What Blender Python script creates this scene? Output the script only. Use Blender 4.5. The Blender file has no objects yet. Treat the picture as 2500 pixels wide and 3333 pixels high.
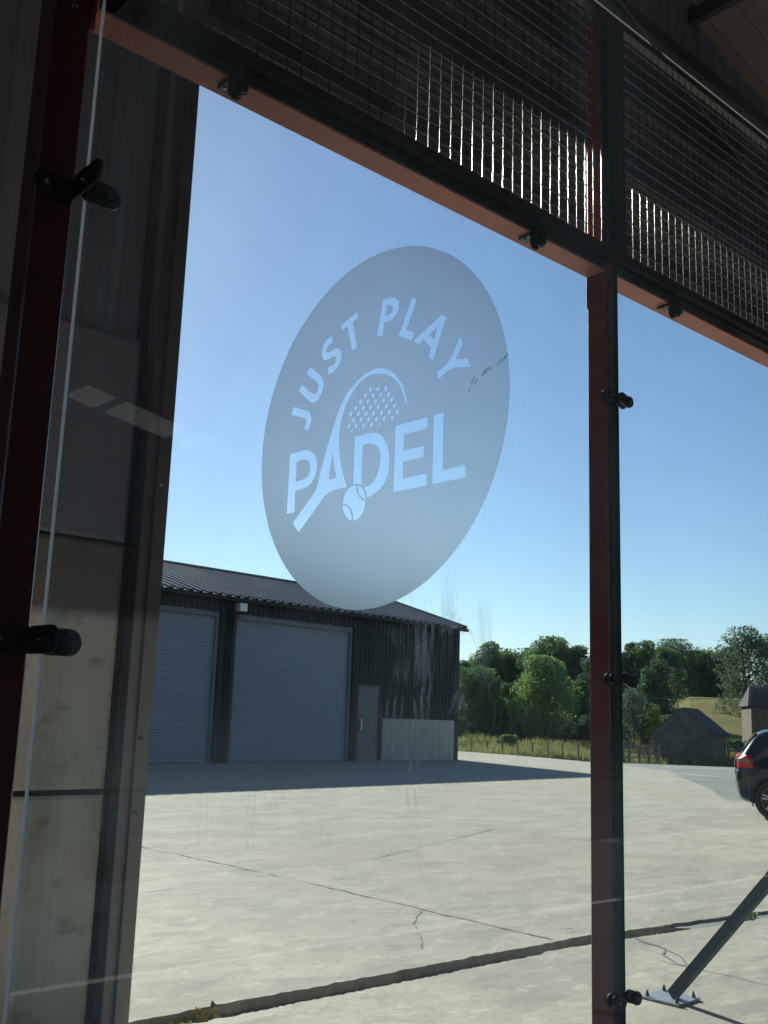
import bpy, math, random
import numpy as np
from mathutils import Vector, Matrix, noise as mnoise
R = math.radians
random.seed(7)
scene = bpy.context.scene
COL = scene.collection

# ------------------------------------------------------------------ camera
EYE = 1.45
cam_d = bpy.data.cameras.new('camera'); cam = bpy.data.objects.new('camera', cam_d); COL.objects.link(cam)
cR = Vector((0.740567, -0.67115461, 0.03334686)); cU = Vector((-0.15453694, -0.12180508, 0.98044982)); cF = Vector((0.6539716, 0.73124211, 0.193923))
M = Matrix((( cR.x, cU.x, -cF.x, 0), (cR.y, cU.y, -cF.y, 0), (cR.z, cU.z, -cF.z, EYE), (0, 0, 0, 1)))
cam.matrix_world = M
cam_d.sensor_fit = 'HORIZONTAL'; cam_d.sensor_width = 36; cam_d.lens = 3338/2500*36
cam_d.clip_start = 0.02; cam_d.clip_end = 6000
cam_d.dof.use_dof = True; cam_d.dof.focus_distance = 1.75; cam_d.dof.aperture_fstop = 42
scene.camera = cam

# ------------------------------------------------------------------ sky, sun, exposure
SUN_EL = R(29.0); SUN_AZ = R(15.6)          # azimuth measured from +Y towards +X
w = bpy.data.worlds.new('World'); scene.world = w; w.use_nodes = True
nt = w.node_tree; bg = nt.nodes['Background']
sky = nt.nodes.new('ShaderNodeTexSky'); sky.sky_type = 'NISHITA'; sky.sun_disc = False
sky.sun_elevation = SUN_EL; sky.sun_rotation = SUN_AZ
sky.altitude = 100; sky.air_density = 1.0; sky.dust_density = 0.22; sky.ozone_density = 3.4
nt.links.new(sky.outputs[0], bg.inputs[0]); bg.inputs[1].default_value = 0.056
sd = bpy.data.lights.new('sun', 'SUN'); sd.energy = 4.4; sd.angle = R(0.55); sd.color = (1.0, 0.93, 0.82)
sun = bpy.data.objects.new('sun', sd); COL.objects.link(sun); sun.location = (10, 30, 20)
sdir = Vector((math.cos(SUN_EL)*math.sin(SUN_AZ), math.cos(SUN_EL)*math.cos(SUN_AZ), math.sin(SUN_EL)))
sun.rotation_euler = sdir.to_track_quat('Z', 'Y').to_euler()
scene.view_settings.view_transform = 'Standard'; scene.view_settings.look = 'None'
scene.view_settings.exposure = 1.38; scene.view_settings.gamma = 1.0; scene.view_settings.use_curve_mapping = False
scene.cycles.max_bounces = 12; scene.cycles.transparent_max_bounces = 24

# ------------------------------------------------------------------ materials
def newmat(name):
    m = bpy.data.materials.new(name); m.use_nodes = True
    n = m.node_tree; n.nodes.clear()
    out = n.nodes.new('ShaderNodeOutputMaterial')
    return m, n, out
def N(n, t, **kw):
    x = n.nodes.new(t)
    for k, v in kw.items():
        if k in x.inputs: x.inputs[k].default_value = v
        else: setattr(x, k, v)
    return x
def L(n, a, b): n.links.new(a, b)
def mixc(n, fac, a, b):
    x = n.nodes.new('ShaderNodeMix'); x.data_type = 'RGBA'
    for i, v in ((6, a), (7, b)):
        if isinstance(v, tuple): x.inputs[i].default_value = (*v[:3], 1)
        else: L(n, v, x.inputs[i])
    if isinstance(fac, float): x.inputs[0].default_value = fac
    else: L(n, fac, x.inputs[0])
    return x.outputs[2]
def ramp(n, src, p0, p1, a=0.0, b=1.0):
    x = n.nodes.new('ShaderNodeMapRange'); x.inputs[1].default_value = p0; x.inputs[2].default_value = p1
    x.inputs[3].default_value = a; x.inputs[4].default_value = b; L(n, src, x.inputs[0]); return x.outputs[0]
def mth(n, op, a, b=None):
    x = n.nodes.new('ShaderNodeMath'); x.operation = op
    for i, v in ((0, a), (1, b)):
        if v is None: continue
        if isinstance(v, (int, float)): x.inputs[i].default_value = v
        else: L(n, v, x.inputs[i])
    return x.outputs[0]
def pos(n, scale=(1, 1, 1), rot=(0, 0, 0)):
    g = n.nodes.new('ShaderNodeNewGeometry'); mp = n.nodes.new('ShaderNodeMapping')
    mp.inputs['Scale'].default_value = scale; mp.inputs['Rotation'].default_value = rot
    L(n, g.outputs['Position'], mp.inputs['Vector']); return mp.outputs[0]
def nz(n, vec, scale, detail=5, rough=0.55, dist=0.0):
    x = N(n, 'ShaderNodeTexNoise', Scale=scale, Detail=detail, Roughness=rough, Distortion=dist); L(n, vec, x.inputs['Vector']); return x.outputs['Fac']
def mat(name, c1, c2=None, rough=0.6, metal=0.0, scale=3.0, stretch=(1, 1, 1), bump=0.0, bscale=40.0, rvar=0.1, spec=0.5, lo=0.35, hi=0.65, c3=None, s3=0.4, rot=(0, 0, 0), coat=0.0):
    m, n, out = newmat(name)
    b = N(n, 'ShaderNodeBsdfPrincipled', Metallic=metal); b.inputs['Specular IOR Level'].default_value = spec
    b.inputs['Coat Weight'].default_value = coat
    p = pos(n, stretch, rot); f = nz(n, p, scale, 6)
    c2 = c2 or tuple(v*0.75 for v in c1)
    col = mixc(n, ramp(n, f, lo, hi), c1, c2)
    if c3: col = mixc(n, ramp(n, nz(n, pos(n, (1, 1, 1)), s3, 4), 0.5, 0.72), col, c3)
    L(n, col, b.inputs['Base Color'])
    L(n, ramp(n, f, 0.3, 0.7, max(0.02, rough-rvar), min(1, rough+rvar)), b.inputs['Roughness'])
    if bump > 0:
        bp = N(n, 'ShaderNodeBump', Strength=bump, Distance=0.01); L(n, nz(n, p, bscale, 6), bp.inputs['Height']); L(n, bp.outputs[0], b.inputs['Normal'])
    L(n, b.outputs[0], out.inputs[0]); return m

MAT = {}
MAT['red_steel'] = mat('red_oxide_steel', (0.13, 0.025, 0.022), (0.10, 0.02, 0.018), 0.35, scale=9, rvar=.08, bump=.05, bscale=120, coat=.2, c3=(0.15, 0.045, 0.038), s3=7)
MAT['upper_lit_red'] = mat('upper_lit_red_steel', (0.26, 0.032, 0.03), (0.21, 0.028, 0.026), 0.4, scale=8)  # same red paint, brightened to carry bounced sunlight in its colour
MAT['corner_shaded_red'] = mat('shaded_red_steel', (0.065, 0.012, 0.012), (0.052, 0.010, 0.010), 0.35, scale=9, rvar=.06, coat=.2)  # same red paint, darkened so the shade is in the colour
MAT['beam_lit_red'] = mat('beam_lit_red_steel', (0.55, 0.185, 0.14), (0.46, 0.155, 0.115), 0.45, scale=7, rvar=.06, spec=.3)  # same red paint, lightened to hold the glow from the sunlit ground
MAT['black_steel'] = mat('black_powder_coat', (0.012, 0.013, 0.016), (0.018, 0.018, 0.02), 0.38, scale=12, rvar=.06)
MAT['wire'] = mat('black_wire', (0.13, 0.13, 0.135), (0.08, 0.08, 0.08), 0.19, metal=.7, scale=20, spec=.6, rvar=.02)
MAT['clip'] = mat('black_clip', (0.010, 0.011, 0.014), (0.014, 0.014, 0.016), 0.28, scale=30, rvar=.05)
MAT['bolt'] = mat('bolt_steel', (0.35, 0.35, 0.36), (0.25, 0.25, 0.25), 0.25, metal=1.0, scale=30)
MAT['rubber'] = mat('rubber', (0.012, 0.012, 0.013), None, 0.7)
MAT['brace'] = mat('dark_grey_steel', (0.012, 0.017, 0.022), (0.018, 0.022, 0.027), 0.6, spec=.2, scale=6)
MAT['plate'] = mat('galvanised_plate', (0.30, 0.33, 0.35), (0.22, 0.25, 0.28), 0.5, metal=0.5, scale=18)
MAT['column'] = mat('column_paint', (0.075, 0.06, 0.058), (0.055, 0.045, 0.045), 0.55, scale=4, stretch=(1, 1, .2))
MAT['cladding_in'] = mat('inner_cladding', (0.19, 0.195, 0.23), (0.15, 0.15, 0.18), 0.6, scale=2.5, stretch=(3, 3, .3))
MAT['header'] = mat('ribbed_header', (0.17, 0.14, 0.115), (0.09, 0.075, 0.065), 0.45, scale=1.4, stretch=(.5, 1, 5))
MAT['rail'] = mat('rail_dark', (0.03, 0.034, 0.05), None, 0.5)
MAT['roof_in'] = mat('roof_underside', (0.20, 0.15, 0.12), (0.14, 0.10, 0.085), 0.7, scale=1.2)
MAT['roof_out'] = mat('roof_sheet', (0.10, 0.115, 0.12), (0.15, 0.16, 0.155), 0.5, spec=.3, scale=.9, stretch=(1, .3, 1), rvar=.12)
MAT['clad_dark'] = mat('shed_cladding', (0.005, 0.011, 0.013), (0.009, 0.016, 0.018), 0.5, spec=.25, scale=1.5, stretch=(1, 1, .3))
MAT['door_slat'] = mat('roller_slats', (0.19, 0.24, 0.30), (0.22, 0.265, 0.32), 0.45, scale=1.2, stretch=(.5, .5, 2))
MAT['trim'] = mat('door_guides', (0.12, 0.155, 0.18), None, 0.5)
MAT['pdoor'] = mat('service_door', (0.13, 0.135, 0.145), (0.11, 0.115, 0.125), 0.5, scale=2)
MAT['white_panel'] = mat('pale_wall_panel', (0.40, 0.42, 0.38), (0.30, 0.32, 0.29), 0.8, scale=2, stretch=(3, 3, .4))
MAT['lamp_white'] = mat('lamp_housing', (0.75, 0.77, 0.78), (0.7, 0.72, 0.72), 0.35)
MAT['turf'] = mat('court_turf', (0.035, 0.075, 0.12), (0.03, 0.062, 0.10), 0.9, scale=60, bump=.3, bscale=300)
MAT['line'] = mat('court_line', (0.78, 0.78, 0.76), None, 0.8)
MAT['wall_in'] = mat('inner_surface', (0.26, 0.25, 0.235), (0.20, 0.19, 0.18), 0.8, scale=1)
MAT['hay'] = mat('dry_field', (0.205, 0.180, 0.088), (0.155, 0.145, 0.070), 0.95, spec=0.0, scale=.09, stretch=(1, 1, 1), bump=.2, c3=(0.135, 0.145, 0.055), s3=.045)
MAT['field'] = mat('rough_grass', (0.14, 0.13, 0.045), (0.20, 0.17, 0.065), 0.95, spec=0.0, scale=.3, bump=.2)
MAT['gravel'] = mat('gravel', (0.19, 0.205, 0.185), (0.11, 0.12, 0.11), 0.95, scale=.9, stretch=(1, 1, 1), bump=.6, bscale=14, c3=(0.27, 0.28, 0.25), s3=.25)
MAT['dirt'] = mat('joint_dirt', (0.22, 0.22, 0.205), (0.28, 0.275, 0.25), 0.95, scale=9, bump=.5, bscale=60)
MAT['crack'] = mat('crack_fill', (0.11, 0.105, 0.085), (0.22, 0.21, 0.17), 0.95, scale=20)
MAT['post_wood'] = mat('weathered_wood', (0.20, 0.18, 0.15), (0.12, 0.105, 0.085), 0.85, scale=5, stretch=(1, 1, .2))
MAT['bark'] = mat('bark', (0.07, 0.06, 0.045), (0.04, 0.035, 0.028), 0.95, scale=3, bump=.4)
MAT['stone'] = mat('barn_stone', (0.13, 0.115, 0.09), (0.075, 0.068, 0.058), 0.95, scale=3.5, bump=.6, bscale=9, c3=(0.16, 0.15, 0.12), s3=1.3)
MAT['stone2'] = mat('house_stone', (0.13, 0.10, 0.078), (0.09, 0.07, 0.055), 0.95, scale=2.5, bump=.6, bscale=9)
MAT['slate'] = mat('stone_slates', (0.095, 0.082, 0.088), (0.065, 0.058, 0.062), 0.8, scale=3, spec=.1)
MAT['car_paint'] = mat('dark_navy_paint', (0.004, 0.006, 0.013), (0.005, 0.007, 0.014), 0.22, scale=2, rvar=.02, coat=.35)
MAT['car_plastic'] = mat('dark_plastic', (0.012, 0.013, 0.016), None, 0.4, rvar=.05)
MAT['car_glass'] = mat('tinted_glass', (0.01, 0.012, 0.015), None, 0.05, spec=.9, rvar=.01)
MAT['tail'] = mat('tail_light_red', (0.62, 0.015, 0.02), (0.5, 0.01, 0.015), 0.15, rvar=.02)
MAT['tail_clear'] = mat('tail_light_clear', (0.25, 0.14, 0.13), None, 0.15, rvar=.02)
MAT['tyre'] = mat('tyre', (0.014, 0.014, 0.015), None, 0.75)
MAT['alloy'] = mat('alloy_wheel', (0.55, 0.56, 0.58), (0.5, 0.5, 0.52), 0.3, metal=.8, rvar=.04)
MAT['weed'] = mat('weed_leaves', (0.20, 0.26, 0.05), (0.36, 0.36, 0.08), 0.7, scale=14)
MAT['weed_dry'] = mat('dry_weed', (0.34, 0.28, 0.10), (0.25, 0.2, 0.08), 0.8, scale=14)
MAT['scuff'] = mat('scuffed_film', (0.34, 0.38, 0.42), None, 0.6)

def leafmat(name, c1, c2, tr=0.35):
    m, n, out = newmat(name)
    p = pos(n); f = mixc(n, ramp(n, nz(n, p, .55, 3), .35, .65), c1, c2)
    f = mixc(n, ramp(n, nz(n, p, 4.0, 2), .4, .8, 0, .5), f, tuple(v*1.5 for v in c1))
    d = N(n, 'ShaderNodeBsdfDiffuse'); t = N(n, 'ShaderNodeBsdfTranslucent'); L(n, f, d.inputs[0]); L(n, f, t.inputs[0])
    g = N(n, 'ShaderNodeBsdfGlossy', Roughness=.5); g.inputs[0].default_value = (.3, .35, .3, 1)
    a = N(n, 'ShaderNodeMixShader', Fac=tr); L(n, d.outputs[0], a.inputs[1]); L(n, t.outputs[0], a.inputs[2])
    b = N(n, 'ShaderNodeMixShader', Fac=.04); L(n, a.outputs[0], b.inputs[1]); L(n, g.outputs[0], b.inputs[2])
    L(n, b.outputs[0], out.inputs[0]); return m
LEAF = {
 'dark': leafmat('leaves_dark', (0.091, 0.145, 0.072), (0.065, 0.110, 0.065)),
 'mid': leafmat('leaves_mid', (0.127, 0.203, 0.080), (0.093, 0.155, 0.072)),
 'bright': leafmat('leaves_bright', (0.195, 0.286, 0.099), (0.140, 0.218, 0.080), .4),
 'grey': leafmat('leaves_grey', (0.106, 0.148, 0.096), (0.084, 0.120, 0.077), .4),
 'yellow': leafmat('leaves_yellow', (0.327, 0.348, 0.080), (0.234, 0.269, 0.072), .4),
 'grass': leafmat('grass_blades', (0.27, 0.26, 0.10), (0.19, 0.22, 0.075), .4),
}

def concrete(name, tone=1.0, yard=True):
    m, n, out = newmat(name)
    b = N(n, 'ShaderNodeBsdfPrincipled', Roughness=0.9); b.inputs['Specular IOR Level'].default_value = .25
    p = pos(n)
    base = mixc(n, ramp(n, nz(n, p, .22, 5, .6), .35, .65), tuple(tone*v for v in (0.335, 0.315, 0.255)), tuple(tone*v for v in (0.28, 0.27, 0.225)))
    st = nz(n, pos(n, (.75, 1.5, 1), (0, 0, R(42))), 1.0, 9, .66, .4)         # brushed and worn streaks
    base = mixc(n, ramp(n, st, .44, .60, 0, .8), base, tuple(tone*v for v in (0.40, 0.38, 0.315)))
    st2 = nz(n, pos(n, (.8, 1.7, 1), (0, 0, R(38))), 2.1, 9, .72, .3)
    base = mixc(n, ramp(n, st2, .50, .62, 0, .62), base, tuple(tone*v for v in (0.20, 0.195, 0.165)))
    warm = nz(n, p, .11, 3)
    base = mixc(n, ramp(n, warm, .5, .7, 0, .5), base, tuple(tone*v for v in (0.36, 0.30, 0.205)))
    sp = N(n, 'ShaderNodeTexVoronoi', Scale=2.2); L(n, p, sp.inputs['Vector'])
    spot = ramp(n, sp.outputs['Distance'], .03, .09, 1, 0)
    base = mixc(n, mth(n, 'MULTIPLY', spot, ramp(n, nz(n, p, 1.1, 2), .5, .6, 0, .75)), base, (0.07, 0.065, 0.05))
    fine = nz(n, p, 26, 6, .8); base = mixc(n, ramp(n, fine, .45, .66, 0, .5), base, tuple(tone*v for v in (0.20, 0.19, 0.16)))
    L(n, base, b.inputs['Base Color'])
    bp = N(n, 'ShaderNodeBump', Strength=.5, Distance=.006); L(n, nz(n, p, 30, 8, .75), bp.inputs['Height'])
    pit = ramp(n, nz(n, p, 12, 7, .8), .56, .64, 0, .6); base2 = mixc(n, pit, base, tuple(tone*v for v in (0.175, 0.165, 0.14)))
    lite = ramp(n, nz(n, pos(n, (1.2, 2.2, 1), (0, 0, R(40))), 3.0, 8, .75), .54, .64, 0, .6); base2 = mixc(n, lite, base2, tuple(tone*v for v in (0.47, 0.45, 0.38)))
    L(n, base2, b.inputs['Base Color'])
    bp2 = N(n, 'ShaderNodeBump', Strength=.25, Distance=.02); L(n, st2, bp2.inputs['Height']); L(n, bp.outputs[0], bp2.inputs['Normal'])
    L(n, bp2.outputs[0], b.inputs['Normal']); L(n, b.outputs[0], out.inputs[0]); return m
MAT['concrete'] = concrete('yard_concrete')
MAT['concrete_near'] = concrete('floor_concrete', 1.03)

def panelmat():
    m, n, out = newmat('wall_panel_concrete')
    b = N(n, 'ShaderNodeBsdfPrincipled', Roughness=0.85)
    p = pos(n)
    g = n.nodes.new('ShaderNodeNewGeometry'); sx = n.nodes.new('ShaderNodeSeparateXYZ'); L(n, g.outputs['Position'], sx.inputs[0])
    base = mixc(n, ramp(n, nz(n, p, 1.6, 5), .35, .65), (0.67, 0.65, 0.59), (0.56, 0.545, 0.495))
    base = mixc(n, ramp(n, nz(n, pos(n, (2, 2, 1)), 1.1, 3), .5, .7, 0, .55), base, (0.24, 0.24, 0.13))
    base = mixc(n, ramp(n, nz(n, pos(n, (1.2, 1, 2)), 5, 6), .56, .72, 0, .6), base, (0.13, 0.115, 0.09))
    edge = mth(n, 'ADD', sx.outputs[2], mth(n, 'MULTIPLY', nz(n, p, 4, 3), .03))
    # upper course turns darker above a soft height line
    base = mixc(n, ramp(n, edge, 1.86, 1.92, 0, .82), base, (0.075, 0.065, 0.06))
    L(n, base, b.inputs['Base Color'])
    bp = N(n, 'ShaderNodeBump', Strength=.25, Distance=.01); L(n, nz(n, p, 60, 6), bp.inputs['Height']); L(n, bp.outputs[0], b.inputs['Normal'])
    L(n, b.outputs[0], out.inputs[0]); return m
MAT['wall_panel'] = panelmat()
def colmat():
    m, n, out = newmat('banded_column')
    b = N(n, 'ShaderNodeBsdfPrincipled', Roughness=0.5)
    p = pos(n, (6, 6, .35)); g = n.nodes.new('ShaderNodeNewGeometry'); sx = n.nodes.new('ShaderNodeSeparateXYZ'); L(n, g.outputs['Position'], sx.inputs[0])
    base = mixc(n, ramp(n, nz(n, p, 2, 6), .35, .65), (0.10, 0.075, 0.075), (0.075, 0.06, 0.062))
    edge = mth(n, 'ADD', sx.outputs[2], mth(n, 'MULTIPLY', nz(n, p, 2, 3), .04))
    base = mixc(n, ramp(n, edge, 1.86, 1.93, .75, 0), base, (0.34, 0.31, 0.30))  # column paler below a soft height line
    L(n, base, b.inputs['Base Color']); L(n, b.outputs[0], out.inputs[0]); return m
MAT['banded_column'] = colmat()

def glassmat(name, smudge=False, tint=(0.955, 0.985, 0.985)):
    m, n, out = newmat(name)
    tr = N(n, 'ShaderNodeBsdfTransparent'); tr.inputs[0].default_value = (*tint, 1)
    gl = N(n, 'ShaderNodeBsdfGlossy', Roughness=0.0)
    g = n.nodes.new('ShaderNodeNewGeometry'); dt = n.nodes.new('ShaderNodeVectorMath'); dt.operation = 'DOT_PRODUCT'
    L(n, g.outputs['Incoming'], dt.inputs[0]); L(n, g.outputs['Normal'], dt.inputs[1])
    c = mth(n, 'SUBTRACT', 1.0, mth(n, 'ABSOLUTE', dt.outputs['Value']))
    fr = mth(n, 'ADD', mth(n, 'MULTIPLY', mth(n, 'POWER', c, 5.0), .96), .04)
    mx = N(n, 'ShaderNodeMixShader'); L(n, fr, mx.inputs[0]); L(n, tr.outputs[0], mx.inputs[1]); L(n, gl.outputs[0], mx.inputs[2])
    res = mx.outputs[0]
    if smudge:
        p = pos(n); df = N(n, 'ShaderNodeBsdfDiffuse'); df.inputs[0].default_value = (.8, .85, .88, 1)
        tl = N(n, 'ShaderNodeBsdfTranslucent'); tl.inputs[0].default_value = (.8, .86, .9, 1)
        ds = N(n, 'ShaderNodeMixShader', Fac=.6); L(n, df.outputs[0], ds.inputs[1]); L(n, tl.outputs[0], ds.inputs[2])
        sx = n.nodes.new('ShaderNodeSeparateXYZ'); L(n, p, sx.inputs[0]); Y = sx.outputs[1]; Z = sx.outputs[2]
        def blob(cy, cz, ry, rz):
            a = mth(n, 'POWER', mth(n, 'ABSOLUTE', mth(n, 'DIVIDE', mth(n, 'SUBTRACT', Y, cy), ry)), 2.0)
            b_ = mth(n, 'POWER', mth(n, 'ABSOLUTE', mth(n, 'DIVIDE', mth(n, 'SUBTRACT', Z, cz), rz)), 2.0)
            return ramp(n, mth(n, 'ADD', a, b_), 0.0, 1.0, 1.0, 0.0)
        thin = 0.025
        film = ramp(n, nz(n, pos(n, (1, 2.2, 1)), 1.6, 7, .7, .8), .42, .70, .008, .045)
        streak = ramp(n, nz(n, pos(n, (1, 60, 5)), 1.0, 6, .6, .6), .56, .70, 0, 1)
        wisp = ramp(n, nz(n, pos(n, (1, 9, 3.5), (R(18), 0, 0)), 2.0, 8, .68, 2.2), .57, .70, 0, 1)
        drip = mth(n, 'MULTIPLY', streak, blob(0.92, 1.52, .115, .13))
        w1 = mth(n, 'MULTIPLY', wisp, blob(0.92, 1.47, .19, .14))
        w2 = mth(n, 'MULTIPLY', wisp, blob(1.15, 1.30, .38, .10))
        w3 = mth(n, 'MULTIPLY', wisp, blob(1.72, 1.26, .16, .13))
        s = mth(n, 'ADD', film, mth(n, 'MULTIPLY', drip, .6))
        s = mth(n, 'ADD', s, mth(n, 'MULTIPLY', w1, .60)); s = mth(n, 'ADD', s, mth(n, 'MULTIPLY', w2, .16)); s = mth(n, 'ADD', s, mth(n, 'MULTIPLY', w3, .2))
        low = mth(n, 'MULTIPLY', blob(1.15, 1.30, .9, .18), .09)  # even pale veil mixed into the glass, standing in for glare
        s = mth(n, 'ADD', s, low)
        m2 = N(n, 'ShaderNodeMixShader'); L(n, s, m2.inputs[0]); L(n, res, m2.inputs[1]); L(n, ds.outputs[0], m2.inputs[2]); res = m2.outputs[0]
    L(n, res, out.inputs[0]); return m
MAT['glass'] = glassmat('clear_glass')
MAT['glass_side'] = glassmat('smudged_glass', True)
def edgemat(name, c, a=.5):
    m, n, out = newmat(name)
    b = N(n, 'ShaderNodeBsdfPrincipled', Roughness=.15); b.inputs['Base Color'].default_value = (*c, 1)
    t = N(n, 'ShaderNodeBsdfTranslucent'); t.inputs[0].default_value = (*[min(1, v*1.6) for v in c], 1)
    x = N(n, 'ShaderNodeMixShader', Fac=a); L(n, b.outputs[0], x.inputs[1]); L(n, t.outputs[0], x.inputs[2]); L(n, x.outputs[0], out.inputs[0]); return m
MAT['edge_pale'] = edgemat('pale_glass_edge', (0.85, 0.93, 0.96), .7)  # pale colour stands in for sky light carried through the pane
MAT['edge_green'] = edgemat('green_glass_edge', (0.02, 0.07, 0.065), .3)
def filmmat():
    m, n, out = newmat('frosted_film')
    p = pos(n, (1, 1, 1))
    rf = N(n, 'ShaderNodeBsdfRefraction', Roughness=.36, IOR=1.3); 
    v = ramp(n, nz(n, pos(n, (1, 14, 3)), 3, 5), .3, .7, .992, 1.008)
    c = N(n, 'ShaderNodeHueSaturation'); c.inputs['Color'].default_value = (0.975, 0.93, 0.90, 1); L(n, v, c.inputs['Value']); L(n, c.outputs[0], rf.inputs[0])
    tl = N(n, 'ShaderNodeBsdfTranslucent'); tl.inputs[0].default_value = (.42, .45, .46, 1)
    df = N(n, 'ShaderNodeBsdfDiffuse'); df.inputs[0].default_value = (.42, .45, .46, 1)
    a = N(n, 'ShaderNodeMixShader', Fac=.5); L(n, tl.outputs[0], a.inputs[1]); L(n, df.outputs[0], a.inputs[2])
    b = N(n, 'ShaderNodeMixShader', Fac=.12); L(n, rf.outputs[0], b.inputs[1]); L(n, a.outputs[0], b.inputs[2])
    L(n, b.outputs[0], out.inputs[0]); return m
MAT['film'] = filmmat()
def sheetlight():
    m, n, out = newmat('rooflight_sheet')
    t = N(n, 'ShaderNodeBsdfTranslucent'); t.inputs[0].default_value = (.36, .36, .33, 1)
    d = N(n, 'ShaderNodeBsdfDiffuse'); d.inputs[0].default_value = (.5, .5, .45, 1)
    x = N(n, 'ShaderNodeMixShader', Fac=.25); L(n, t.outputs[0], x.inputs[1]); L(n, d.outputs[0], x.inputs[2]); L(n, x.outputs[0], out.inputs[0]); return m
MAT['rooflight'] = sheetlight()

# ------------------------------------------------------------------ mesh helpers
class MB:
    def __init__(s): s.v = []; s.f = []
    def add(s, vs, fs):
        o = len(s.v); s.v += [tuple(v) for v in vs]; s.f += [tuple(i+o for i in f) for f in fs]; return s
    def box(s, a, b):
        (x0, y0, z0), (x1, y1, z1) = a, b
        return s.add([(x0,y0,z0),(x1,y0,z0),(x1,y1,z0),(x0,y1,z0),(x0,y0,z1),(x1,y0,z1),(x1,y1,z1),(x0,y1,z1)],
              [(0,3,2,1),(4,5,6,7),(0,1,5,4),(1,2,6,5),(2,3,7,6),(3,0,4,7)])
    def bevbox(s, a, b, r):
        # box with chamfered vertical (z) edges
        (x0, y0, z0), (x1, y1, z1) = a, b
        ring = [(x0+r,y0),(x1-r,y0),(x1,y0+r),(x1,y1-r),(x1-r,y1),(x0+r,y1),(x0,y1-r),(x0,y0+r)]
        return s.prism(ring, z0, z1)
    def prism(s, ring, z0, z1):
        n = len(ring)
        return s.add([(x,y,z0) for x,y in ring]+[(x,y,z1) for x,y in ring], [tuple(range(n))[::-1], tuple(range(n, 2*n))]+[(i,(i+1)%n,n+(i+1)%n,n+i) for i in range(n)])
    def cyl(s, p0, p1, r0, r1=None, n=12, caps=True):
        r1 = r0 if r1 is None else r1
        p0 = Vector(p0); p1 = Vector(p1); d = (p1-p0).normalized()
        a = d.orthogonal().normalized(); b = d.cross(a)
        vs = [p0+(a*math.cos(t)+b*math.sin(t))*r0 for t in [2*math.pi*i/n for i in range(n)]] + [p1+(a*math.cos(t)+b*math.sin(t))*r1 for t in [2*math.pi*i/n for i in range(n)]]
        fs = [(i,(i+1)%n,n+(i+1)%n,n+i) for i in range(n)]
        if caps: fs += [tuple(range(n))[::-1], tuple(range(n, 2*n))]
        return s.add(vs, fs)
    def bar(s, p0, p1, w, h, up=(0, 0, 1)):
        p0 = Vector(p0); p1 = Vector(p1); d = (p1-p0).normalized(); a = d.cross(Vector(up)).normalized(); b = a.cross(d)
        vs = []
        for p in (p0, p1):
            for i, j in ((-1,-1),(1,-1),(1,1),(-1,1)): vs.append(p+a*(w/2*i)+b*(h/2*j))
        return s.add(vs, [(0,1,2,3)[::-1],(4,5,6,7),(0,1,5,4),(1,2,6,5),(2,3,7,6),(3,0,4,7)])
    def stadium(s, p0, p1, wid, th, nrm, nseg=8):
        # flat rounded plate from p0 to p1 (both ends round), thickness th along nrm
        p0 = Vector(p0); p1 = Vector(p1); nrm = Vector(nrm).normalized(); d = (p1-p0).normalized(); b = nrm.cross(d)
        ring = []
        for k in range(nseg+1):
            t = math.pi/2-math.pi*k/nseg; ring.append(p1+(d*math.cos(t)+b*math.sin(t))*wid/2)
        for k in range(nseg+1):
            t = -math.pi/2-math.pi*k/nseg; ring.append(p0+(d*math.cos(t)+b*math.sin(t))*wid/2)
        n = len(ring); e = 0.18*th
        c = (p0+p1)/2
        r2 = [q+(c-q).normalized()*e for q in ring]
        vs = [q-nrm*th/2 for q in ring]+[q+nrm*(th/2-e) for q in ring]+[q+nrm*th/2 for q in r2]
        return s.add(vs, [tuple(range(n))]+[tuple(range(2*n,3*n))[::-1]]+[(i,(i+1)%n,n+(i+1)%n,n+i)[::-1] for i in range(n)]+[(n+i,n+(i+1)%n,2*n+(i+1)%n,2*n+i)[::-1] for i in range(n)])
def link(name, mesh, parent=None):
    o = bpy.data.objects.new(name, mesh); COL.objects.link(o)
    if parent is not None: o.parent = parent
    return o
def wloc(o):
    v = Vector((0, 0, 0))
    while o is not None: v += o.location; o = o.parent
    return v
def obj(name, mb, m, parent=None, origin=None, smooth=False, recalc=True):
    """mb in world metres; object origin at `origin` (or the parent's origin)"""
    o0 = Vector(origin) if origin is not None else (wloc(parent) if parent is not None else Vector((0, 0, 0)))
    me = bpy.data.meshes.new(name)
    me.from_pydata([tuple(Vector(v)-o0) for v in mb.v], [], mb.f); me.update()
    if recalc:
        import bmesh
        bm = bmesh.new(); bm.from_mesh(me); bmesh.ops.recalc_face_normals(bm, faces=bm.faces); bm.to_mesh(me); bm.free()
    if smooth: me.polygons.foreach_set('use_smooth', [True]*len(me.polygons))
    if m: me.materials.append(MAT[m] if isinstance(m, str) else m)
    o = link(name, me, parent)
    o.location = o0 - (wloc(parent) if parent is not None else Vector((0, 0, 0)))
    return o
def thing(name, label, cat, loc=(0, 0, 0), group=None):
    o = bpy.data.objects.new(name, None); COL.objects.link(o); o.location = loc; o.empty_display_size = .1
    o['label'] = label; o['category'] = cat
    if group: o['group'] = group
    return o
def tag(o, label, cat, group=None):
    o['label'] = label; o['category'] = cat
    if group: o['group'] = group
    return o
def struct(o): o['kind'] = 'structure'; return o
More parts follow.
